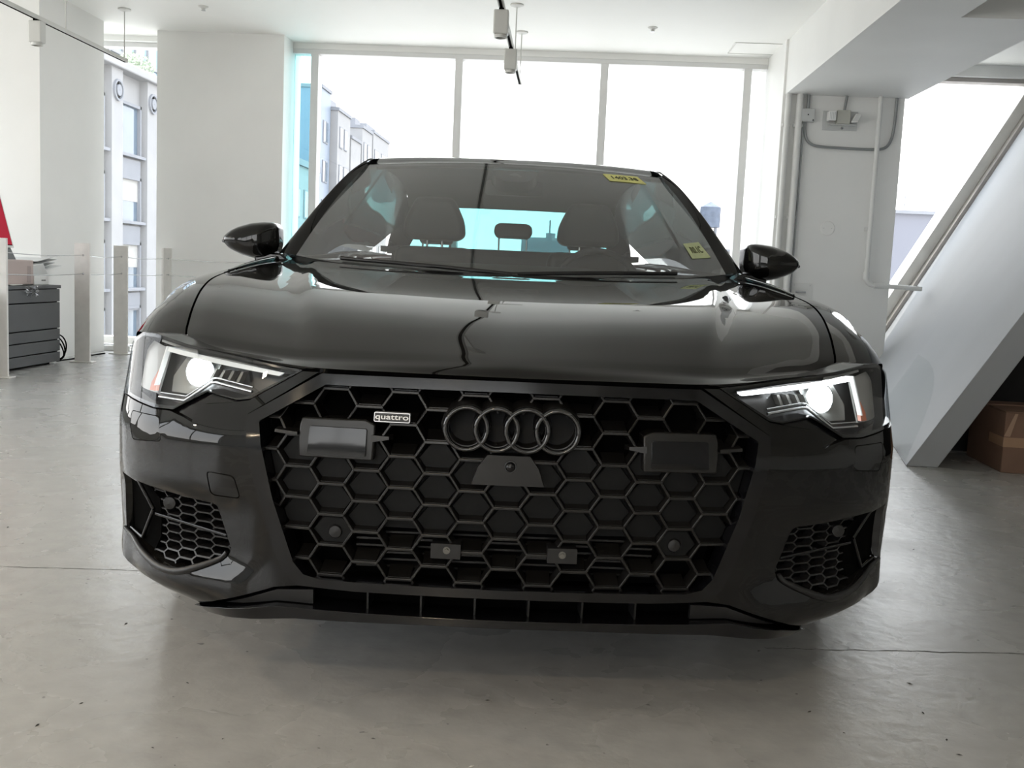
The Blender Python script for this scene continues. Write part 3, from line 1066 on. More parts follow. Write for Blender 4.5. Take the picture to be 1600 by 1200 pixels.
# tow brackets and sensors
for s0, l in ((-.118, 0), (.116, 1)):
    b = nose('plate_bracket', rounded([(s0 - .030, .374), (s0 - .030, .343), (s0 + .030, .343), (s0 + .030, .374)], .002), SATIN, grille, .002, .04, .03, bevel=.002)
    c = S(s0 + (.002 if l == 0 else .0), .361, .002)
    MB().lathe([(.0001, -.006), (.004, -.006), (.0045, -.002), (.0075, -.002), (.0075, .004)], c, 'y', 12).build('bracket_bolt', mat('bolt_steel', (.16, .155, .14), .35, metal=.8), b, smooth=40)
for sd in (1, -1):
    c = S(sd * .347, .382, -.02)
    MB().lathe([(.0001, -.010), (.012, -.008), (.0145, -.003), (.0145, .03)], c, 'y', 18).build('parking_sensor', SATIN, grille, smooth=40)
    nose('sensor_cell', [(.309, .384), (.331, .358), (.371, .358), (.394, .384), (.373, .412), (.332, .412)], CELLM, grille, -.018, .02, .03, side=sd, bevel=.002)

# --- headlights
GLOW = mat('headlamp_glow', (.9, .95, 1), .4, emit=(.90, .97, 1.0), estr=14)
DRL_ON = mat('running_light_lit', (.9, .95, 1), .4, emit=(.96, .98, 1.0), estr=2.2)
DRL_OFF = mat('running_light_dim', (.62, .63, .60), .35, emit=(.9, .95, 1), estr=.12)
AMBER = mat('amber_reflector', (.55, .16, .07), .3, var=.15, scale=40)
BANDM = mat('headlight_band_grey', (.30, .30, .285), .35, metal=.1, var=.06)
for sd in (1, -1):
    hl = nose('headlight', shrink(LAMP, .002), LAMPDARK, CAR, -.055, .01, .03, side=sd, bevel=0)
    nose('headlight_rim', shrink(LAMP, -.001), GLOSSB, hl, -.003, .05, .03, [shrink_l for shrink_l in [[(lerp(.74, p[0], .985 if p[0] > .8 else .965), lerp(.668, p[1], .91)) for p in LAMP]]], sd)
    nose('lens_cover', LAMP, LENSG, hl, 0, .002, .03, side=sd)
    nose('upper_band', [(.50, .7035), (.60, .712), (.78, .7265), (.888, .742), (.888, .733), (.78, .718), (.62, .7055), (.475, .6965)], BANDM, hl, -.016, .025, .03, side=sd, bevel=.001)
    nose('daytime_strip', [(.478, .6945), (.62, .7045), (.78, .717), (.852, .7235), (.852, .7145), (.78, .7075), (.62, .6955), (.490, .6872)], DRL_ON if sd > 0 else DRL_OFF, hl, -.014, .012, .03, side=sd, bevel=.001)
    nose('daytime_strip_end', [(.860, .724), (.8645, .724), (.8565, .640), (.852, .640)], DRL_OFF, hl, -.016, .01, .03, side=sd)
    # dark cavity walls with fins
    for k in range(4):
        s0 = .60 + .028 * k
        nose('bezel_fin', [(s0, .685), (s0 + .008, .685), (s0 + .014, .664), (s0 + .006, .664)], LAMPGREY, hl, -.034, .02, .03, side=sd)
    mb = MB()
    tp = [(.555, .650), (.660, .661), (.672, .659), (.735, .618), (.825, .618)]
    for dz, rr in ((0, .0036), (.009, .002)):
        pts = [S(sd * p[0], p[1] + dz, -.02) for p in tp]
        mb.tube(pts, rr, 8)
    mb.build('lower_trim', CHROME, hl, smooth=60)
    nose('reflector_bowl', [(.685, .700), (.815, .710), (.842, .660), (.825, .628), (.745, .628), (.700, .650)], LAMPGREY, hl, -.045, .004, .03, side=sd)
    c = Vector(S(sd * .745, .674, -.052))
    nrm = (Vector(S(sd * .745, .674, 0)) - c).normalized()
    nrm = (nrm + Vector((0, -1.0, .1))).normalized()
    u = nrm.orthogonal().normalized()
    v = nrm.cross(u)
    mb = MB()
    rings = [[c + (u * cos(2 * pi * k / 24) + v * sin(2 * pi * k / 24)) * r + nrm * h for k in range(24)] for r, h in ((.033, 0), (.033, .012), (.029, .021), (.018, .028), (.002, .031))]
    mb.rings(rings)
    mb.build('projector_lens', GLOW, hl, smooth=60)
    mb = MB()
    rings = [[c + (u * cos(2 * pi * k / 24) + v * sin(2 * pi * k / 24)) * r + nrm * h for k in range(24)] for r, h in ((.036, -.01), (.036, .016), (.0335, .016), (.0335, -.01))]
    mb.rings(rings + [rings[0]], cap=False)
    mb.build('projector_ring', CHROME, hl, smooth=40)
    nose('side_reflector', [(.878, .738), (.95, .738), (1.02, .705), (1.05, .655), (1.05, .625), (.862, .622)], BANDM, hl, -.035, .004, .03, side=sd)
    nose('amber_reflector', [(.866, .676), (.880, .645), (.876, .628), (.850, .628)], AMBER, hl, -.02, .008, .03, side=sd)
    sp = light('headlamp_beam', 'SPOT', tuple(c + nrm * .04), 6, (.9, .96, 1), spot_size=radians(60), spot_blend=.6, shadow_soft_size=.03)
    sp.parent = CAR
    sp.rotation_euler = Vector((0, -1, -.1)).to_track_quat('-Z', 'Y').to_euler()

# --- hood
C0 = [(0, (0, S(0, .7105)[1], .7105)), (.035, (0, .05, .729)), (.1, (0, .15, .755)), (.22, (0, .32, .787)), (.4, (0, .56, .825)), (.6, (0, .82, .858)), (.8, (0, 1.10, .885)), (1, (0, 1.40, .905))]
SH = [(.27, .706, .7315), (.30, .728, .750), (.36, .742, .778), (.45, .758, .812), (.60, .784, .846), (.78, .808, .871), (1.0, .822, .889), (1.35, .832, .914), (1.72, .838, .932)]
def zedge(s):
    return float(interp([(0, .7105), (.25, .7115), (.43, .7125), (.60, .722), (.74, .732)], s))
SF = .742
SFp = S(SF, zedge(SF))
def hood_side(v):
    y = lerp(SFp[1], 1.72, v)
    return np.array([interp([(SFp[1], SFp[0])] + [(p[0], p[1]) for p in SH], y), y, interp([(SFp[1], SFp[2])] + [(p[0], p[2]) for p in SH], y)], float)
SH = [p for p in SH if p[0] > SFp[1] + .02]
def hood_front(u):
    s = u * SF
    return np.array(S(s, zedge(s)), float)
def hood_rear(u):
    return np.array([.838 * u, 1.40 + .32 * u ** 2.6, .905 + .027 * u ** 2.5])
def hood_pt(u, v, dz=0):
    sg = -1 if u < 0 else 1
    a = abs(u)
    F0, F1 = hood_front(0), hood_front(1)
    R0, R1 = hood_rear(0), hood_rear(1)
    p = (1 - v) * hood_front(a) + v * hood_rear(a) + (1 - a) * interp(C0, v) + a * hood_side(v) - ((1 - a) * (1 - v) * F0 + a * (1 - v) * F1 + (1 - a) * v * R0 + a * v * R1)
    uc = lerp(.54, .86, v)
    p[2] += .015 * (1 - smooth(uc - .045, uc + .015, a)) * smooth(0, .25, v) * (1 - .6 * smooth(.7, 1, v)) - .012 * 0
    e = smooth(.93, 1, a)
    return (sg * p[0], p[1], p[2] + dz - .004 * e)
def vmap(v):
    return v ** 1.6
hood = MB()
NU, NV = 72, 56
hood.grid(lambda u, v: hood_pt(2 * u - 1, vmap(v)), NU, NV)
# turned-in edges
for f in (lambda t: hood_pt(2 * t - 1, 0),):
    hood.grid(lambda u, v: tuple(np.array(f(u)) + np.array([0, .012 * v, -.022 * v])), NU, 1)
for sg in (-1, 1):
    hood.grid(lambda u, v: tuple(np.array(hood_pt(sg, vmap(u))) + np.array([-.004 * sg * v, 0, -.03 * v])), NV, 1)
hood.grid(lambda u, v: tuple(np.array(hood_pt(2 * u - 1, 1)) + np.array([0, .004 * v, -.03 * v])), NU, 1)
hood.build('hood', PAINT, CAR, smooth=40)
# dark gap behind the hood's leading edge
MB().grid(lambda u, v: tuple(np.array(S((2 * u - 1) * .60, zedge(abs(2 * u - 1) * .60) - lerp(.002, .03, v), -.028))), 40, 1).build('hood_seal', VOID, CAR)

# --- flanks
XD = [(.2, .80), (.262, .848), (.35, .888), (.46, .914), (.62, .931), (.75, .940), (.95, .945), (1.4, .936), (2.5, .930), (3.8, .938), (4.3, .922), (4.7, .87), (4.92, .78)]
def side_top(y):
    if y < 1.72:
        p = [(SFp[1], (SFp[0] + .005, SFp[2] - .003))] + [(q[0], (q[1] + .005, q[2] - .003)) for q in SH]
        return interp(p, y)
    return interp([(1.72, (.843, .929)), (1.9, (.858, .938)), (2.5, (.866, .955)), (3.4, (.862, .985)), (4.0, (.84, 1.0)), (4.5, (.80, 1.0)), (4.92, (.70, .985))], y)
def zbot(y):
    for yc in (.92, 3.844):
        d = abs(y - yc)
        if d < .385:
            return max(.2, .335 + sqrt(.385 ** 2 - d * d))
    if y < .6:
        return .60
    return .2 if y < 4.3 else .2 + .1 * (y - 4.3) / .6
def side_pt(y, q, sg, y0skew=0):
    xa, za = side_top(y)
    xd = float(interp(XD, y))
    zb = zbot(y)
    zd = lerp(.655, .70, smooth(1, 4, y)) - .05 * (1 - smooth(.5, .85, y))
    zd = max(zd, zb + .02)
    if q < .6:
        t = q / .6 * pi / 2
        x = xa + (xd - xa) * max(0, sin(t)) ** .85
        z = zd + (za - zd) * max(0, cos(t)) ** .7
    else:
        t = (q - .6) / .4
        x = xd - .035 * t ** 2 * smooth(.1, .5, zd - zb)
        z = lerp(zd, zb, t)
    return (sg * x, y, z)
def side_panel(name, y0, y1, sg, ny, skew=None):
    def fn(u, v):
        a = y0 + (skew(v) if skew else 0)
        return side_pt(lerp(a, y1, u), v, sg)
    mb = MB().grid(fn, ny, 22)
    mb.grid(lambda u, v: tuple(np.array(fn(u, 1)) - np.array([sg * .05 * v, 0, -.0])), ny, 1)
    return mb.build(name, PAINT, CAR, smooth=45)
for sg in (-1, 1):
    side_panel('front_fender', SFp[1] + .005, 1.30, sg, 44, lambda v: .28 * min(1, v / .45) ** 1.3)
    d1 = side_panel('front_door', 1.306, 2.50, sg, 24)
    d2 = side_panel('rear_door', 2.506, 3.42, sg, 20)
    side_panel('rear_quarter', 3.426, 4.92, sg, 48)
    for d, y in ((d1, 2.28), (d2, 3.2)):
        p = side_pt(y, .42, sg)
        MB().tube([(p[0] - sg * .01, y - .11, p[2]), (p[0] + sg * .028, y - .09, p[2]), (p[0] + sg * .028, y + .09, p[2]), (p[0] - sg * .01, y + .11, p[2])], .011, 8).build('door_handle', PAINT, d, smooth=60)
# tail
tail = MB().grid(lambda u, v: (lerp(-1, 1, u) * lerp(.70, .74, 1 - v) * (1.0 if v < .3 else lerp(1, 1.1, sin(pi * (v - .3) / .7))), 4.92 + .07 * (1 - (2 * u - 1) ** 2) + .05 * sin(pi * v) * 1, lerp(.985, .26, v)), 20, 14).build('rear_bumper', PAINT, CAR, smooth=45)
for sg in (-1, 1):
    MB().box((sg * .35 if sg > 0 else -.72, 4.955, .80), (.72 if sg > 0 else -.35, 5.05, .88)).build('tail_light', mat('red_tail_lens', (.25, .01, .01), .15), tail, bevel=.01)

# --- greenhouse
def rail(y):
    return interp([(1.72, (.852, .936)), (1.86, (.800, 1.045)), (2.0, (.735, 1.166)), (2.2, (.656, 1.300)), (2.38, (.600, 1.366)), (2.6, (.575, 1.388)), (3.2, (.565, 1.372)), (3.7, (.585, 1.292)), (4.1, (.65, 1.155)), (4.42, (.735, 1.0))], y)
def ws_base(u):
    x = .780 * u
    return np.array([x, 1.44 + .28 * abs(u) ** 2.2, .893 + .052 * abs(u) ** 2])
def ws_top(u):
    return np.array([.614 * u, 2.24 + .07 * u * u, 1.357 - .022 * u * u])
def ws_pt(u, v, lift=0):
    p = ws_base(u) * (1 - v) + ws_top(u) * v
    bow = .022 * sin(pi * v)
    n = np.array([0, -.5, .87])
    return p + n * (bow + lift)
def edge(v):
    return ws_pt(1, v)
MB().grid(lambda u, v: ws_pt(2 * u - 1, v), 32, 16).build('windscreen', WSG, CAR, smooth=60, fix=False)
# black ceramic border of the screen
mb = MB()
mb.grid(lambda u, v: ws_pt(2 * u - 1, lerp(.975, 1.0, v), -.004), 32, 1)
mb.build('screen_border', mat('ceramic_black', (.012, .012, .012), .4), CAR, smooth=60)
# roof with its turned header
def roof_pt(u, v):
    y0, y1 = 2.24 + .07 * u * u, 3.62 + .06 * (1 - u * u)
    y = lerp(y0, y1, v)
    xr, zr = rail(max(y, 2.31))
    t0 = ws_top(u)
    if v < .2:
        k = v / .2
    zc = interp([(2.24, 1.357), (2.40, 1.392), (2.62, 1.412), (3.0, 1.412), (3.4, 1.378), (3.68, 1.330)], y)
    x = xr * u
    z = lerp(float(zc), zr, abs(u) ** 2.6)
    k = smooth(0, .12, v)
    return (lerp(t0[0], x, k), y, lerp(t0[2], z, k))
roof = MB().grid(lambda u, v: roof_pt(2 * u - 1, v), 40, 40)
roof.grid(lambda u, v: tuple(np.array(roof_pt(2 * u - 1, 0)) + np.array([0, .012 * v, -.02 * v])), 40, 1)
roof.build('roof', PAINT, CAR, smooth=45)
def hl_pt(u, v):
    p = np.array(roof_pt((2 * u - 1) * .97, lerp(.02, 1, v)))
    p[2] -= lerp(.02, .05, smooth(0, .15, v)) + .022 * smooth(.8, 1, v)
    return p
MB().grid(hl_pt, 24, 20).build('headliner', HLINE, CAR, smooth=60)
for sg in (-1, 1):
    fl = lambda p: (sg * p[0], p[1], p[2])
    # A-pillar between screen edge and door frame
    def apil(u, v):
        e = edge(v)
        y = lerp(1.72, 2.40, v)
        r = rail(y)
        q = np.array([r[0], y, r[1]])
        b = sin(pi * u) * .010
        p = e * (1 - u) + q * u
        return fl(p + np.array([b, -b, b]))
    ap = MB().grid(apil, 8, 24)
    ap.build('windscreen_pillar', PAINT, CAR, smooth=60)
    # roof rail from the screen corner to the tail
    def rl(u, v):
        y = lerp(2.36, 4.42, v)
        r = rail(y)
        b = side_top(y)
        w_ = .045 + .35 * smooth(3.5, 4.3, y)
        w_ = min(w_, .98)
        k = u * w_ if y > 2.3 else 0
        return fl((lerp(r[0], b[0], k) + .006 * sin(pi * u), y, lerp(r[1], b[1], k)))
    MB().grid(rl, 6, 40).build('roof_rail', PAINT, CAR, smooth=60)
    def sgl(u, v):
        y = lerp(1.76, 4.05, v)
        r = rail(y)
        b = side_top(y)
        return fl((lerp(b[0], r[0], u) - .006, y, lerp(b[1], r[1], u)))
    MB().grid(sgl, 6, 40).build('side_window', SIDEG, CAR, smooth=60, fix=False)
    def bp(u, v):
        y = lerp(2.70, 2.80, v)
        r = rail(y)
        b = side_top(y)
        return fl((lerp(b[0], r[0], u) - .012, y, lerp(b[1], r[1], u)))
    MB().grid(bp, 8, 2).build('door_pillar', GLOSSB, CAR)
    # belt strip and its dark tail running along the hood gap to the mirror
    mb = MB()
    pts, rr = [], []
    for k in range(17):
        y = lerp(1.02, 1.74, k / 16)
        t = side_top(y)
        pts.append(fl((t[0] + .004, y, t[1] + .001)))
        rr.append(lerp(.003, .013, k / 16))
    mb.tube(pts, rr, 8)
    mb.tube([fl((side_top(lerp(1.74, 4.2, k / 20))[0] + .002, lerp(1.74, 4.2, k / 20), side_top(lerp(1.74, 4.2, k / 20))[1])) for k in range(21)], .009, 8)
    mb.build('belt_trim', GLOSSB, CAR, smooth=60)
# cowl between hood and screen
MB().grid(lambda u, v: tuple(np.array(hood_pt((2 * u - 1) * .985, 1, -.02)) * (1 - v) + (ws_pt((2 * u - 1), .0, -.002) + np.array([0, .01, 0])) * v), 40, 4).build('cowl', SATIN, CAR, smooth=50)
for x0, x1 in ((-.60, .02), (-.02, .58)):
    mb = MB()
    pts = []
    for k in range(13):
        u = lerp(x0, x1, k / 12) / .78
        pts.append(ws_pt(u, .015 + .02 * sin(pi * k / 12), .012))
    mb.tube(pts, .007, 6)
    mb.build('wiper', SATIN, CAR, smooth=60)
# rear window, shelf, boot
def rg(u, v):
    a = 2 * u - 1
    y = lerp(3.66 + .05 * (1 - a * a), 4.36 + .06 * (1 - a * a), v)
    xr, zr = rail(y)
    zc = lerp(1.325, 1.035, v)
    return (a * lerp(.385, .63, v), y, lerp(zc, zr + .0, abs(a) ** 2.5 * .5))
def rpil(u, v):
    p = np.array(rg(1, v))
    r = rail(p[1])
    q = np.array([r[0], p[1], r[1]])
    return p * (1 - u) + q * u
for sg in (-1, 1):
    MB().grid(lambda u, v: (lambda p: (sg * p[0], p[1], p[2]))(rpil(u, v)), 6, 14).build('rear_pillar', PAINT, CAR, smooth=60)
MB().grid(rg, 20, 10).build('rear_window', REARG, CAR, smooth=60, fix=False)
MB().grid(lambda u, v: ((2 * u - 1) * lerp(.78, .70, v), lerp(4.36 + .06 * (1 - (2 * u - 1) ** 2), 4.92 + .07 * (1 - (2 * u - 1) ** 2), v), lerp(1.03, .99, v) + .012 * (1 - (2 * u - 1) ** 2)), 20, 6).build('boot_lid', PAINT, CAR, smooth=60)
MB().box((-.70, 3.55, 1.00), (.70, 4.40, 1.03)).build('rear_shelf', HLINE, CAR)
# --- cabin
dash = MB().grid(lambda u, v: ((2 * u - 1) * .76, lerp(1.50 + .22 * abs(2 * u - 1) ** 2, 2.28, v), lerp(.885, .935, smooth(0, .5, v)) - .05 * smooth(.8, 1, v) + .012 * sin(pi * u)), 20, 12)
dash.box((-.76, 2.2, .55), (.76, 2.28, .89))
dash.build('dashboard', mat('dashboard_black', (.014, .014, .015), .55, var=.1, scale=30), CAR, smooth=50)
MB().box((-.84, 1.5, .28), (.84, 4.3, .32)).build('cabin_floor', VOID, CAR)
sw = MB()
ring = []
for i in range(33):
    a = 2 * pi * i / 32
    ring.append((.37 + .185 * cos(a), 2.32 + .065 * sin(a), .855 + .17 * sin(a)))
sw.tube(ring, .014, 8)
sw.tube([(.2, 2.32, .855), (.54, 2.32, .855)], .018, 8)
sw.lathe([(.0001, 0), (.07, .01), (.075, .04), (.05, .06)], (.37, 2.30, .855), 'y', 16)
sw.build('steering_wheel', LEATHER, CAR, smooth=60)
for sx_ in (-.36, .36):
    st = MB().box((sx_ - .25, 2.55, .42), (sx_ + .25, 3.05, .60))
    st.hexa([(sx_ - .24, 2.86, .58), (sx_ + .24, 2.86, .58), (sx_ + .24, 3.02, .58), (sx_ - .24, 3.02, .58)],
            [(sx_ - .18, 2.80, 1.022), (sx_ + .18, 2.80, 1.022), (sx_ + .18, 2.90, 1.022), (sx_ - .18, 2.90, 1.022)])
    seat = st.build('front_seat', LEATHER, CAR, bevel=.04, smooth=50, seg=3)
    pr = [(-.115, 1.052), (.115, 1.052), (.145, 1.075), (.140, 1.14), (.110, 1.205), (.085, 1.25), (-.085, 1.25), (-.110, 1.205), (-.140, 1.14), (-.145, 1.075)]
    MB().prism(rounded(pr, .03), lambda p, t: (sx_ + p[0], t, p[1]), 2.78, 2.90).build('headrest', LEATHER, seat, bevel=.025, smooth=50, seg=3)
    for dx in (-.035, .035):
        MB().tube([(sx_ + dx, 2.85, .98), (sx_ + dx, 2.85, 1.07)], .006, 8).build('headrest_post', CHROME, seat, smooth=60)
rs = MB().box((-.66, 3.3, .42), (.66, 3.6, .6)).hexa([(-.66, 3.5, .58), (.66, 3.5, .58), (.66, 3.66, .58), (-.66, 3.66, .58)], [(-.64, 3.56, 1.035), (.64, 3.56, 1.035), (.64, 3.68, 1.035), (-.64, 3.68, 1.035)])
rs = rs.build('rear_bench', LEATHER, CAR, bevel=.02, smooth=50)
for hx in (-.40, .013, .40):
    wd = .105
    pr = [(-wd + .02, 1.098 if hx > -.3 and hx < .3 else 1.05), (wd - .02, 1.098 if hx > -.3 and hx < .3 else 1.05), (wd, 1.125), (wd - .005, 1.165), (wd - .03, 1.18), (-wd + .03, 1.18), (-wd + .005, 1.165), (-wd, 1.125)]
    MB().prism(rounded(pr, .02), lambda p, t: (hx + p[0], t, p[1]), 3.53, 3.61).build('headrest', LEATHER, rs, bevel=.015, smooth=50, seg=3)
    for dx in (-.075, .075):
        MB().tube([(hx + dx, 3.58, 1.02), (hx + dx, 3.58, 1.12)], .005, 8).build('headrest_post', CHROME, rs, smooth=60)
# inside mirror pod behind the screen
pd = [(-.10, .955), (.10, .955), (.075, .86), (.045, .825), (-.045, .825), (-.075, .86)]
pdm = MB().prism(rounded(pd, .02), lambda p, t: tuple(ws_pt(p[0] / .65, p[1], t)), -.012, -.06).build('sensor_pod', SATIN, CAR)
MB().prism([(-.03, .885), (.03, .885), (0, .925)], lambda p, t: tuple(ws_pt(p[0] / .65, p[1], t)), -.009, -.014).build('pod_window', mat('pod_window_grey', (.12, .12, .12), .4), pdm)
MB().prism(rounded([(-.12, .80), (.12, .80), (.12, .70), (-.12, .70)], .02), lambda p, t: (p[0] * 1.0, 2.36 + t, 1.255 + .015 + (p[1] - .75) * .6), 0, .025).build('rear_view_mirror', SATIN, CAR)
# paper tags behind the glass
YEL = mat('yellow_tag_paper', (.88, .86, .34), .7, var=.08, scale=30, emit=None)
INK = mat('tag_ink', (.10, .11, .05), .7)
def tagpt(c0, u0, w_, h_):
    return lambda p, t: tuple(ws_pt(c0 + p[0], u0 + p[1], t))
def screen_tag(quad, body, size, m):
    q = [np.array(p) for p in quad]          # four (u, v) corners on the screen, counter-clockwise from lower left
    def at(a, b, l):
        l += .0085
        p = (q[0] * (1 - a) + q[1] * a) * (1 - b) + (q[3] * (1 - a) + q[2] * a) * b
        return tuple(ws_pt(p[0], p[1], l))
    g = MB().grid(lambda u, v: at(u, v, -.006), 4, 2)
    g.grid(lambda u, v: at(u, v, -.0075), 4, 2)
    o = g.build('windscreen_tag', m, CAR)
    text_mesh('tag_lettering', body, INK, o, 1, lambda co: at(.5 + co.x * size, .5 + co.y * size * 2.2, -.005 + co.z))
    return o
screen_tag([(.605, .872), (.845, .872), (.815, .965), (.578, .955)], '1403.38', .24, YEL)
screen_tag([(.865, .135), (.967, .135), (.945, .265), (.855, .255)], 'R0.1C', .26, mat('olive_tag_paper', (.60, .66, .38), .7, var=.1, scale=30))

# --- door mirrors
MO = [(1.038, 1.000), (1.015, 1.022), (.985, 1.038), (.935, 1.054), (.885, 1.060), (.856, 1.058), (.843, 1.040), (.842, .985), (.850, .952), (.885, .934), (.925, .927), (.97, .938), (1.015, .958), (1.036, .980)]
MO = rounded(MO, .012, 3)
mc = (.935, .990)
def ringm(y, k, dz=0):
    return [(mc[0] + (p[0] - mc[0]) * k, y, mc[1] + (p[1] - mc[1]) * k + dz) for p in MO]
for sg in (-1, 1):
    f = lambda R: [[(sg * p[0], p[1], p[2]) for p in r] for r in R]
    mir = MB().rings(f([ringm(1.628, .30), ringm(1.633, .55), ringm(1.645, .76), ringm(1.665, .90), ringm(1.69, .975), ringm(1.72, 1.0), ringm(1.80, .99), ringm(1.802, .93), ringm(1.795, .92)]))
    mir = mir.build('door_mirror', PAINT, CAR, smooth=50)
    MB().rings(f([ringm(1.799, .915), ringm(1.803, .915)])).build('mirror_glass', CHROME, mir)
    mb = MB()
    pts = [(1.040, 1.712, .985), (1.0, 1.672, .980), (.95, 1.650, .976), (.90, 1.655, .973), (.86, 1.685, .972)]
    mb.tube([(sg * p[0], p[1], p[2]) for p in pts], [.006, .007, .007, .006, .004], 8)
    mb.build('turn_strip', GLOSSB, mir, smooth=60)
    mb = MB()
    mb.hexa([(sg * .80, 1.70, .925), (sg * .80, 1.80, .925), (sg * .92, 1.78, .915), (sg * .92, 1.69, .915)],
            [(sg * .83, 1.70, .948), (sg * .83, 1.80, .948), (sg * .93, 1.78, .955), (sg * .93, 1.69, .955)])
    mb.build('mirror_arm', GLOSSB, mir, bevel=.006)

# --- wheels
for yc in (.92, 3.844):
    for sg in (-1, 1):
        wl = MB().lathe([(.24, -.11), (.30, -.125), (.325, -.115), (.336, -.08), (.338, 0), (.336, .08), (.325, .115), (.30, .125), (.24, .11)], (sg * .80, yc, .338), 'x', 40).build('wheel', RUBBER, CAR, smooth=40)
        MB().lathe([(.05, .06), (.23, .05), (.245, .115), (.25, .118), (.25, -.1), (.235, -.1), (.05, -.02)], (sg * .80, yc, .338), 'x', 40).build('rim', GLOSSB, wl, smooth=40)
        for k in range(5):
            a = 2 * pi * k / 5
            def sp_(r, w_, x):
                return [(sg * .80 + sg * x, yc + r * cos(a) - w_ * sin(a), .338 + r * sin(a) + w_ * cos(a)), (sg * .80 + sg * x, yc + r * cos(a) + w_ * sin(a), .338 + r * sin(a) - w_ * cos(a))]
            A, B, C_, D_ = sp_(.03, .025, .075), sp_(.24, .04, .105), sp_(.03, .025, .11), sp_(.24, .04, .125)
            MB().hexa([A[0], A[1], B[1], B[0]], [C_[0], C_[1], D_[1], D_[0]]).build('spoke', GLOSSB, wl)
    MB().tube([(-.75, yc, .338), (.75, yc, .338)], .03, 8).build('axle', VOID, CAR)
# wheel housings
for yc in (.92, 3.844):
    for sg in (-1, 1):
        MB().grid(lambda u, v: (sg * lerp(.60, .90, u), yc - .40 * cos(pi * v), .30 + .40 * sin(pi * v)), 2, 20).build('wheel_liner', VOID, CAR)

# ------------------------------------------------------------------ things in the room
# barrier posts and cables along the left
def post(x, y, rz, label):
    p = thing('barrier_post', label, 'post', (x, y, 0), rz, 'aluminium barrier posts')
    MB().box((-.064, -.012, .010), (.064, .012, 1.0)).build('upright', ALU, p, bevel=.002)
    MB().box((-.095, -.05, 0), (.095, .05, .010)).build('base_plate', ALU, p, bevel=.002)
    for z in (.90, .745):
        MB().lathe([(.0001, -.018), (.006, -.017), (.009, -.012), (.009, .0)], (.01, 0, z), 'y', 10).build('cable_eye', CHROME, p, smooth=40)
    return p
post(-4.035, 7.06, radians(3), 'brushed aluminium post cut by the left edge of the picture')
post(-4.035, 8.33, radians(3), 'brushed aluminium barrier post beside the dark cabinet')
post(-4.09, 9.19, radians(2), 'brushed aluminium barrier post in front of the narrow left window')
post(-3.83, 9.62, radians(76), 'thin barrier post seen edge-on against the white wall panel')
for z, lab in ((.90, 'upper thin steel cable strung between the barrier posts'), (.745, 'lower thin steel cable strung between the barrier posts')):
    mb = MB()
    pts = [(-4.02, 5.2, z)]
    stops = [(-4.025, 7.05), (-4.025, 8.312), (-4.08, 9.172), (-3.826, 9.60), (-2.80, 9.50)]
    prev = (-4.02, 5.2)
    for st in stops:
        for k in range(1, 7):
            t = k / 6
            pts.append((lerp(prev[0], st[0], t), lerp(prev[1], st[1], t) - .004, z - .012 * sin(pi * t)))
        prev = st
    mb.tube(pts, .0032, 6)
    tag(mb.build('barrier_cable', CHROME, smooth=60), lab, 'cable', 'barrier cables')

# dark cabinet with board front
CAB = mat('charcoal_board', (.055, .058, .06), .45, var=.06, scale=5)
cab = thing('cabinet', 'charcoal low cabinet with horizontal boards at the left edge', 'cabinet', (-4.145, 8.16, 0))
MB().box((-.70, -1.6, .02), (-.022, -.004, .622)).build('carcass', VOID, cab)
MB().box((-.70, -1.6, .622), (.008, .006, .648)).build('top_board', CAB, cab, bevel=.002)
for a, b in ((.515, .615), (.298, .507), (.206, .290), (.108, .198), (.022, .100)):
    MB().box((-.022, -1.6, a), (0, 0, b)).build('front_board', CAB, cab, bevel=.003)
    MB().box((-.60, -.004, a), (-.022, .0, b)).build('side_board', CAB, cab, bevel=.002)
for a in (-1.5, -.1):
    MB().box((-.6, a - .04, 0), (-.06, a + .04, .02)).build('foot', VOID, cab)
# printer on the cabinet
PR = mat('warm_grey_printer', (.47, .38, .35), .5, var=.03)
prn = thing('printer', 'warm grey and white office printer on the charcoal cabinet', 'printer', (-4.205, 8.14, .648))
MB().box((-.46, -.84, .004), (-.02, -.24, .196)).build('body', PR, prn, bevel=.008)
MB().box((-.45, -.34, .02), (-.018, -.28, .15)).build('panel', mat('printer_panel_brown', (.36, .29, .27), .5), prn, bevel=.004)
MB().box((-.44, -.235, .0), (-.02, .0, .075)).build('paper_drawer', WHITE, prn, bevel=.005)
MB().box((-.021, -.12, .030), (-.016, -.06, .042)).build('drawer_grip', LAMPGREY, prn)
MB().hexa([(-.42, -.235, .078), (-.04, -.235, .078), (-.04, .02, .085), (-.42, .02, .085)], [(-.42, -.235, .15), (-.04, -.235, .15), (-.04, -.05, .17), (-.42, -.05, .17)]).build('feed_unit', LGREY, prn, bevel=.004)
MB().hexa([(-.40, -.10, .10), (-.06, -.10, .10), (-.06, .30, .15), (-.40, .30, .15)], [(-.40, -.10, .108), (-.06, -.10, .108), (-.06, .30, .158), (-.40, .30, .158)]).build('output_tray', mat('pale_tray', (.72, .73, .72), .5), prn, bevel=.002)
for k in range(3):
    z = .125 + .03 * k
    MB().hexa([(-.38, -.06, z), (-.08, -.06, z), (-.08, .22 + .03 * k, z + .05), (-.38, .22 + .03 * k, z + .05)], [(-.38, -.06, z + .004), (-.08, -.06, z + .004), (-.08, .22 + .03 * k, z + .054), (-.38, .22 + .03 * k, z + .054)]).build('tray_rib', mat('tray_grey', (.66, .67, .67), .5), prn)
mb = MB()
mb.tube([(-.015, -.80 + .16 * sin(pi * k / 14), .185 - .175 * k / 14) for k in range(15)], .004, 6)
mb.build('cord', VOID, prn, smooth=60)
PAPER = mat('white_paper', (.80, .79, .76), .7)
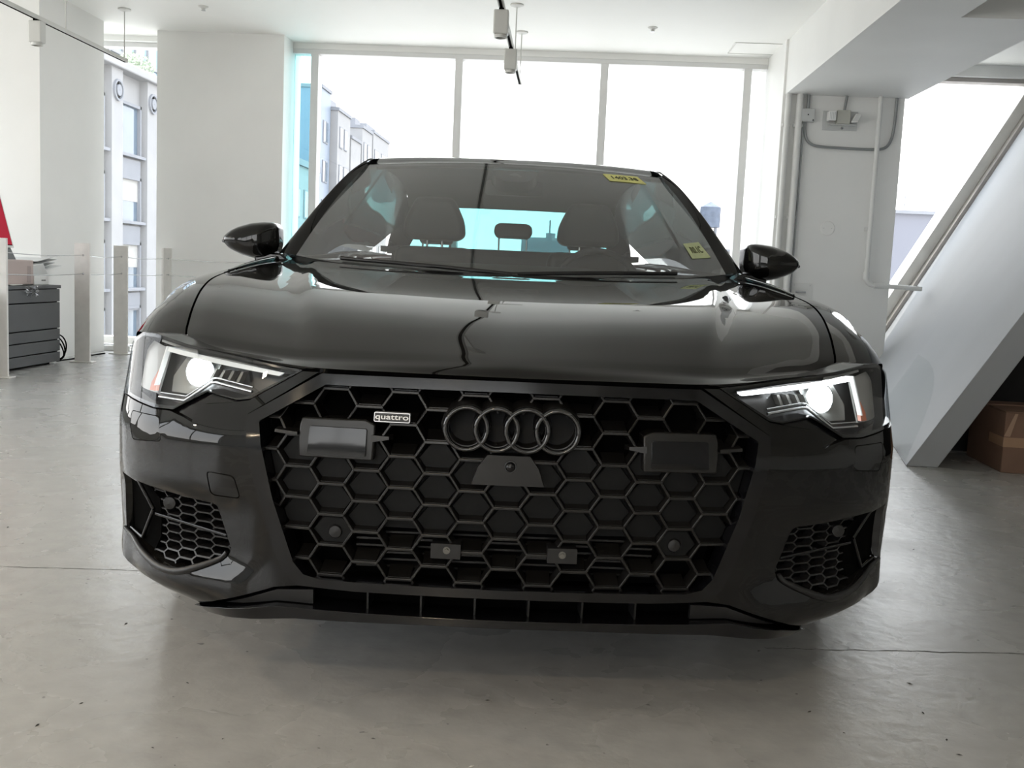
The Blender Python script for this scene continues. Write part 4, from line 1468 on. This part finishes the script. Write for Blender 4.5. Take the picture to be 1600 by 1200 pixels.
def sheet(name, label, x, y, z, w_, d, rz, seed):
    r = random.Random(seed)
    ph = r.uniform(0, 6)
    def fn(t):
        return lambda u, v: ((u - .5) * w_, (v - .5) * d, t + .003 * (1 + sin(6 * u + ph + 3 * v)))
    mb = MB().grid(fn(.0012), 8, 8)
    mb.grid(fn(0), 8, 8)
    o = mb.build(name, PAPER, smooth=60, fix=False)
    o.location = (x, y, z)
    o.rotation_euler = (0, 0, rz)
    return tag(o, label, 'paper')
sheet('paper_sheet', 'white paper sheet lying on the printer top', -4.40, 8.02, .826, .20, .10, .3, 1)
sheet('paper_sheet', 'curled paper sheet at the front edge of the cabinet top', -4.19, 7.60, .6495, .07, .24, 0, 2)
bag = MB()
r = random.Random(4)
NB = 9
hgt = [[(r.uniform(-.02, .02), r.uniform(-.02, .02), r.uniform(-.015, .015)) for _ in range(NB + 1)] for _ in range(NB + 1)]
def bagpt(u, v):
    h = hgt[round(v * NB)][round(u * NB)]
    return (.022 + h[0] * .8, (u - .5) * .17 + h[1] * .6, -.085 * v + h[2] * .6)
bag.grid(bagpt, NB, NB)
bg_ = bag.build('plastic_bag', glass('thin_clear_film', (.86, .87, .88), 1.45, .08, 2.2), fix=False)
bg_.location = (-4.147, 7.68, .648)
tag(bg_, 'crumpled clear plastic film hanging over the cabinet edge', 'bag')
# red display board
RED = mat('red_display_face', (.62, .010, .045), .7, spec=.15, var=.03)
rd = thing('display_board', 'tilted red display board with white frame on the printer', 'sign', (-4.30, 7.79, .8445))
tl = lambda y, z, o: (-.265 * (z - .09) - .02 + o, y, z)
MB().hexa([tl(-.95, .09, -.03), tl(0, .09, -.03), tl(0, .09, 0), tl(-.95, .09, 0)], [tl(-.95, .80, -.03), tl(0, .80, -.03), tl(0, .80, 0), tl(-.95, .80, 0)]).build('frame', WHITE, rd, bevel=.004)
MB().hexa([tl(-.92, .108, .0), tl(-.022, .108, .0), tl(-.022, .108, .003), tl(-.92, .108, .003)], [tl(-.92, .78, 0), tl(-.022, .78, 0), tl(-.022, .78, .003), tl(-.92, .78, .003)]).build('border', VOID, rd)
MB().hexa([tl(-.91, .114, .003), tl(-.030, .114, .003), tl(-.030, .114, .006), tl(-.91, .114, .006)], [tl(-.91, .772, .003), tl(-.030, .772, .003), tl(-.030, .772, .006), tl(-.91, .772, .006)]).build('face', RED, rd)
MB().hexa([(-.16, -.75, 0), (-.0, -.75, 0), (-.0, -.015, 0), (-.16, -.015, 0)], [(-.10, -.75, .09), (-.03, -.75, .09), (-.03, -.04, .09), (-.10, -.04, .09)]).build('stand', CAB, rd)
# cables by the cabinet
mb = MB()
for k in range(3):
    mb.tube([(-4.21 + .09 * sin(2 * pi * i / 28) * (1 - .12 * k), 8.215 + .02 * cos(2 * pi * i / 28), .125 + .11 * cos(2 * pi * i / 28 + .4 * k) * (1 - .1 * k)) for i in range(29)], .006, 6)
mb.tube([(-4.20, 8.21, .012), (-4.20, 8.5, .008), (-4.22, 8.8, .008), (-4.2, 9.1, .008)], .006, 6)
tag(mb.build('cable_coil', VOID, smooth=60), 'loose black cable coil on the floor behind the cabinet', 'cable')
pb = thing('power_strip', 'small white power strip on the floor by the narrow window', 'power strip', (-4.30, 9.50, 0), radians(10))
MB().box((-.15, -.03, 0), (.15, .03, .05)).build('housing', WHITE, pb, bevel=.006)
for k in range(3):
    MB().lathe([(.0001, .001), (.018, .001), (.018, .003)], (-.09 + .09 * k, 0, .05), 'z', 12).build('socket', LAMPGREY, pb)

# track lights
TRW = mat('off_white_track', (.60, .60, .57), .45, var=.03)
WARM = mat('lamp_glow_warm', (1, .9, .75), .4, emit=(1, .86, .66), estr=9)
def rod(parent, x, y, z0):
    o = MB().tube([(x, y, z0), (x, y, CZ - parent.location.z)], .005, 8).build('rod', TRW, parent, smooth=60)
    MB().lathe([(.055, 0), (.055, -.010), (.02, -.022), (.0001, -.022)], (x, y, CZ - parent.location.z), 'z', 20).build('canopy', TRW, o, smooth=40)
def track(label, x, y0, y1, z, rods):
    t = thing('ceiling_track', label, 'track', (x, 0, z))
    MB().box((-.018, y0, 0), (.018, y1, .030)).build('rail', TRW, t, bevel=.002)
    MB().box((-.009, y0, -.001), (.009, y1, .0)).build('slot', VOID, t)
    MB().box((-.020, y1, -.002), (.020, y1 + .02, .032)).build('end_cap', TRW, t, bevel=.003)
    for y in rods:
        rod(t, 0, y, .03)
track('white ceiling track along the left wall', -3.95, -4.0, 8.95, 2.60, (7.89, 8.94, 5.0, 2.0, -1.0, -3.5))
track('white ceiling track over the middle of the car', -.49, -4.0, 9.33, 2.60, (9.30, 8.38, 5.0, 2.0, -1.0, -3.5))
def head(label, x, y, z, look, energy):
    h = thing('track_lamp', label, 'lamp', (x, y, z), 0, 'track lamp heads')
    MB().box((-.048, -.04, -.165), (.048, .04, -.012)).build('housing', TRW, h, bevel=.008)
    MB().box((-.016, -.03, -.014), (.016, .03, 0)).build('adapter', VOID, h)
    rim = MB().lathe([(.040, -.165), (.040, -.185), (.033, -.185), (.033, -.166)], (0, 0, 0), 'z', 20).build('lamp_rim', TRW, h, smooth=40)
    if energy:
        MB().lathe([(.0001, -.172), (.032, -.172), (.032, -.168)], (0, 0, 0), 'z', 20).build('bulb', WARM, h)
        sp = light('track_spot', 'SPOT', (x, y, z - .19), energy, (1, .80, .56), spot_size=radians(150), spot_blend=.8, shadow_soft_size=.05, look=look)
    else:
        MB().lathe([(.0001, -.172), (.032, -.172), (.032, -.168)], (0, 0, 0), 'z', 20).build('bulb', LAMPGREY, h)
head('off-white box lamp nearer the camera on the middle track', -.49, 6.72, 2.60, None, 0)
head('off-white box lamp farther back on the middle track', -.49, 7.86, 2.60, None, 0)
head('off-white box lamp on the left wall track', -3.95, 7.46, 2.60, None, 0)
for i, (x, y) in enumerate(LAMPS):
    head('%s lit box lamp on the %s track, behind the camera or above it' % (('nearest', 'second', 'farthest')[i % 3], 'middle' if x > -1 else 'left'), x, y, 2.60, (x * .9, y + .2, 0), LAMP_W)
for x, y, lab in ((-3.185, 8.76, 'small sprinkler head on the ceiling above the wall panel'), (.646, 8.98, 'small sprinkler head on the ceiling above the wide window')):
    s = thing('sprinkler', lab, 'sprinkler', (x, y, CZ), 0, 'ceiling sprinklers')
    MB().lathe([(.042, 0), (.042, -.006), (.02, -.016), (.014, -.03), (.0001, -.03)], n=18).build('cover', TRW, s, smooth=40)
    MB().lathe([(.018, -.034), (.018, -.037), (.0001, -.037)], n=14).build('deflector', CHROME, s)
ap = thing('ceiling_hatch', 'square white access hatch in the ceiling before the right column', 'hatch', (1.64, 9.64, CZ))
mb = MB()
for a, b in (((-.22, -.22), (.22, -.212)), ((-.22, .212), (.22, .22)), ((-.22, -.212), (-.212, .212)), ((.212, -.212), (.22, .212))):
    mb.box((a[0], a[1], -.006), (b[0], b[1], 0))
mb.build('rim', TRW, ap)
MB().box((-.208, -.208, -.003), (.208, .208, 0)).build('door', CEIL, ap)

# services on the right column (its face is y = 9.25)
FY = 9.25
PIPE = mat('white_painted_pipe', (.72, .72, .70), .4, var=.03)
COND = mat('grey_steel_conduit', (.30, .31, .31), .4, metal=.4, var=.08)
for x, rr, lab in ((1.885, .026, 'thick white vertical pipe at the left edge of the column'), (1.985, .030, 'second white vertical pipe beside the column edge')):
    p = thing('wall_pipe', lab, 'pipe', (x, FY - .035, 0), 0, 'white column pipes')
    MB().tube([(0, 0, 0), (0, 0, 2.58)], rr, 14).build('tube', PIPE, p, smooth=60)
    for z in (.6, 1.5, 2.3):
        MB().box((-rr - .012, .0, z), (rr + .012, .035, z + .025)).build('bracket', PIPE, p)
p = thing('drain_pipe', 'thin white pipe running down the column and turning right', 'pipe', (2.675, FY - .055, 0))
MB().tube([(0, 0, 2.58), (0, 0, 1.02)] + [(.06 - .06 * cos(a), 0, 1.02 - .075 * sin(a)) for a in (.4, .8, 1.2, 1.57)] + [(.49, -.0, .93)], .021, 14).build('tube', PIPE, p, smooth=60)
MB().tube([(-.0, 0, 1.06), (0, 0, .99)], .028, 14).build('coupling', PIPE, p, smooth=50)
MB().tube([(.07, 0, .944), (.16, 0, .943)], .028, 14).build('coupling', PIPE, p, smooth=50)
MB().box((-.04, .0, 1.42), (-.02, .03, 1.45)).build('bracket', PIPE, p)
jb = thing('junction_box', 'small grey junction box near the top of the column', 'electrical box', (2.06, FY, 2.345))
MB().box((-.06, -.05, 0), (.06, 0, .115)).build('box', LGREY, jb, bevel=.005)
MB().box((-.055, -.056, .006), (.055, -.05, .110)).build('cover', LGREY, jb, bevel=.002)
for dx, dz in ((0, .06), (.045, .014)):
    MB().lathe([(.0001, -.003), (.006, -.003), (.006, 0)], (dx, -.056, dz), 'y', 8).build('screw', VOID, jb)
MB().tube([(.0, -.025, .115), (.0, -.025, .235)], .014, 10).build('riser', COND, jb, smooth=60)
cd = MB()
path = [(2.045, 2.343), (2.05, 2.26), (2.075, 2.19), (2.13, 2.15), (2.22, 2.137), (2.36, 2.133), (2.52, 2.130), (2.66, 2.132), (2.74, 2.142), (2.785, 2.18), (2.812, 2.26), (2.823, 2.40), (2.825, 2.58)]
keyed = [(i, p) for i, p in enumerate(path)]
cd.tube([(lambda q: (q[0], FY - .018, q[1]))(interp(keyed, i * 12 / 60)) for i in range(61)], .0125, 10)
tag(cd.build('conduit', COND, smooth=60), 'grey steel conduit looping under the emergency light', 'conduit')
cd = MB()
cd.tube([(2.045 - .018, FY - .03, 2.345), (2.03, FY - .03, 2.1), (2.022, FY - .03, 0)], .008, 8)
tag(cd.build('conduit', COND, smooth=60), 'thin dark conduit running straight down beside the white pipes', 'conduit')
em = thing('emergency_light', 'twin head emergency light mounted high on the column', 'emergency light', (2.36, FY, 2.335))
MB().box((-.16, -.012, -.05), (.14, 0, .115)).build('back_plate', LGREY, em, bevel=.003)
MB().box((-.055, -.085, .0), (.06, -.012, .115)).build('housing', mat('beige_grey_housing', (.48, .48, .43), .5), em, bevel=.005)
MB().box((-.115, -.06, -.012), (.13, -.012, -.0)).build('shelf', LGREY, em, bevel=.002)
MB().lathe([(.0001, -.004), (.012, -.003), (.012, 0)], (.01, -.012, -.03), 'y', 10).build('test_button', CHROME, em)
lh = MB().box((-.133, -.11, .02), (-.068, -.03, .10)).build('lamp_head', WHITE, em, bevel=.006)
MB().box((-.128, -.113, .026), (-.073, -.11, .094)).build('lens', mat('ribbed_lens', (.85, .86, .86), .15), lh)
for k in range(4):
    MB().box((-.126 + .014 * k, -.116, .03), (-.122 + .014 * k, -.113, .09)).build('lens_rib', LGREY, lh)
rh = MB().hexa([(.066, -.09, .012), (.12, -.11, .012), (.12, -.03, .012), (.066, -.02, .012)], [(.105, -.09, .088), (.15, -.11, .075), (.15, -.03, .075), (.105, -.02, .088)]).build('lamp_head', WHITE, em, bevel=.005)
MB().hexa([(.075, -.098, .02), (.115, -.113, .02), (.115, -.109, .02), (.075, -.094, .02)], [(.108, -.098, .08), (.143, -.113, .07), (.143, -.109, .07), (.108, -.094, .08)]).build('lens', LGREY, rh)
MB().tube([(.015, -.03, .115), (.03, -.03, .245)], .012, 10).build('riser', COND, em, smooth=60)
rp = thing('round_cover', 'round white cover plate on the face of the column', 'cover plate', (2.317, FY, 1.43))
MB().lathe([(.0001, -.006), (.058, -.006), (.063, -.003), (.063, 0)], (0, 0, 0), 'y', 28).build('disc', WALL, rp, smooth=30)
for dx in (-.035, .035):
    MB().lathe([(.0001, -.002), (.004, -.002), (.004, 0)], (dx, -.006, 0), 'y', 8).build('screw', LGREY, rp)
sp_ = thing('valve_plate', 'square wall plate with a small valve low on the column', 'valve plate', (2.13, FY, .855))
MB().box((-.09, -.008, -.08), (.09, 0, .08)).build('plate', PIPE, sp_, bevel=.002)
MB().tube([(-.06, -.03, .0), (.03, -.03, .0)], .010, 10).build('valve', CHROME, sp_, smooth=60)
MB().tube([(-.01, -.008, 0), (-.01, -.03, 0)], .008, 10).build('stem', CHROME, sp_, smooth=60)
for dx, dz in ((-.07, .06), (.07, .06), (.07, -.06), (-.07, -.06)):
    MB().lathe([(.0001, -.002), (.005, -.002), (.005, 0)], (dx, -.008, dz), 'y', 8).build('screw', LGREY, sp_)

# at the foot of the sloping wall
def on_slope(y, z, off):
    t = (y - 5.33) / (WY + .01 - 5.33)
    k = lerp(.633, .558, t)
    n = Vector((-1, 0, k)).normalized()
    return (lerp(1.834, 2.885, t) + k * z + n.x * off, y, z + n.z * off)
pl = [(5.37, .012), (5.50, .085), (5.72, .215), (6.0, .33), (6.35, .41), (6.8, .45), (7.3, .46), (7.3, .012)]
pl = [tuple(interp([(i, p) for i, p in enumerate(pl[:7])], t * 6 / 24)) for t in range(25)] + [pl[7]]
tag(MB().prism(pl, lambda p, t: on_slope(p[0], p[1], t), .006, .014).build('acrylic_sheet', glass('clear_acrylic', (.975, .98, .98), 1.3, boost=.12)), 'clear rounded acrylic sheet leaning on the sloping wall', 'acrylic sheet')
sb = thing('floor_socket', 'small cream socket box with two grey rods on the floor', 'socket box', (1.885, 6.0, 0), radians(8))
MB().box((-.055, -.04, 0), (.055, .04, .05)).build('box', mat('cream_plastic', (.60, .56, .42), .5), sb, bevel=.004)
for k in range(4):
    MB().box((-.04 + .022 * k, -.042, .012), (-.028 + .022 * k, -.04, .038)).build('slot', LAMPGREY, sb)
for dx in (-.02, .025):
    MB().tube([(dx, .0, .05), (dx - .16, .22, .26)], .009, 8).build('rod', COND, sb, smooth=60)
CARD = mat('shade_darkened_cardboard', (.23, .135, .092), .8, var=.10, scale=5)  # brown darkened to put the shade under the slope into its colour
cb = thing('cardboard_box', 'brown taped cardboard box under the sloping wall', 'box', (2.30, 5.28, 0), radians(-3))
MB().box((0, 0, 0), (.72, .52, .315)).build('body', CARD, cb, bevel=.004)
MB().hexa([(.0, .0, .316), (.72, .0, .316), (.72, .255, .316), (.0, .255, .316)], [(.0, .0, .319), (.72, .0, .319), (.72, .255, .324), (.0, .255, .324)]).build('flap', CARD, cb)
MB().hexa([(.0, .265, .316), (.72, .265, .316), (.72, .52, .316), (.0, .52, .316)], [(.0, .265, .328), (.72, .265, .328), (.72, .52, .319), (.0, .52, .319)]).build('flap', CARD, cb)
MB().box((-.0015, -.0015, .135), (.7215, .20, .185)).build('tape', mat('brown_tape', (.42, .26, .16), .3), cb)
MB().hexa([(-.001, -.003, .19), (.03, -.003, .19), (.06, -.003, .31), (.045, -.003, .31)], [(-.001, -.001, .19), (.03, -.001, .19), (.06, -.001, .31), (.045, -.001, .31)]).build('torn_strip', mat('pale_cardboard', (.45, .30, .21), .8), cb)

# cracks and grit on the floor
FL = bpy.data.objects['floor']
def crack(pts, wd, seed):
    r = random.Random(seed)
    mb = MB()
    L = []
    for i in range(len(pts) - 1):
        for k in range(14):
            t = k / 14
            L.append((lerp(pts[i][0], pts[i + 1][0], t) + r.uniform(-.004, .004), lerp(pts[i][1], pts[i + 1][1], t) + r.uniform(-.004, .004)))
    L.append(pts[-1])
    for i in range(len(L) - 1):
        w0, w1 = wd * r.uniform(.4, 1.2), wd * r.uniform(.4, 1.2)
        mb.add([(L[i][0], L[i][1] - w0, .0006), (L[i + 1][0], L[i + 1][1] - w1, .0006), (L[i + 1][0], L[i + 1][1] + w1, .0006), (L[i][0], L[i][1] + w0, .0006)], [(0, 1, 2, 3)])
    return mb.build('crack', mat('crack_grey', (.12, .118, .11), .8, var=.3, scale=30), FL, fix=False)
crack([(-3.2, 2.62), (-1.6, 2.796), (-1.237, 2.831), (-.8, 2.85)], .0022, 1)
crack([(.55, 2.51), (.71, 2.526), (1.229, 2.582), (2.4, 2.70)], .0025, 2)
crack([(-.55, 1.42), (-.42, 1.475), (-.30, 1.47), (-.22, 1.46)], .0012, 3)
r = random.Random(9)
for nm, col, n in (('floor_grit', (.06, .058, .055), 150), ('floor_chips', (.75, .74, .70), 16)):
    mb = MB()
    for k in range(n):
        y = 1.5 + 6 * r.random() ** 2
        x = r.uniform(-.62, .62) * (y + .2)
        a, s = r.uniform(0, 6), r.uniform(.0015, .0048)
        mb.add([(x + s * cos(a + j * pi / 2) * (1.6 if j % 2 else .6), y + s * sin(a + j * pi / 2) * (1.6 if j % 2 else .6), .0008) for j in range(4)] + [(x, y, .0008 + s * .4)], [(0, 1, 4), (1, 2, 4), (2, 3, 4), (3, 0, 4)])
    o = mb.build(nm, mat(nm, col, .8), FL, fix=False)
    o['kind'] = 'stuff'
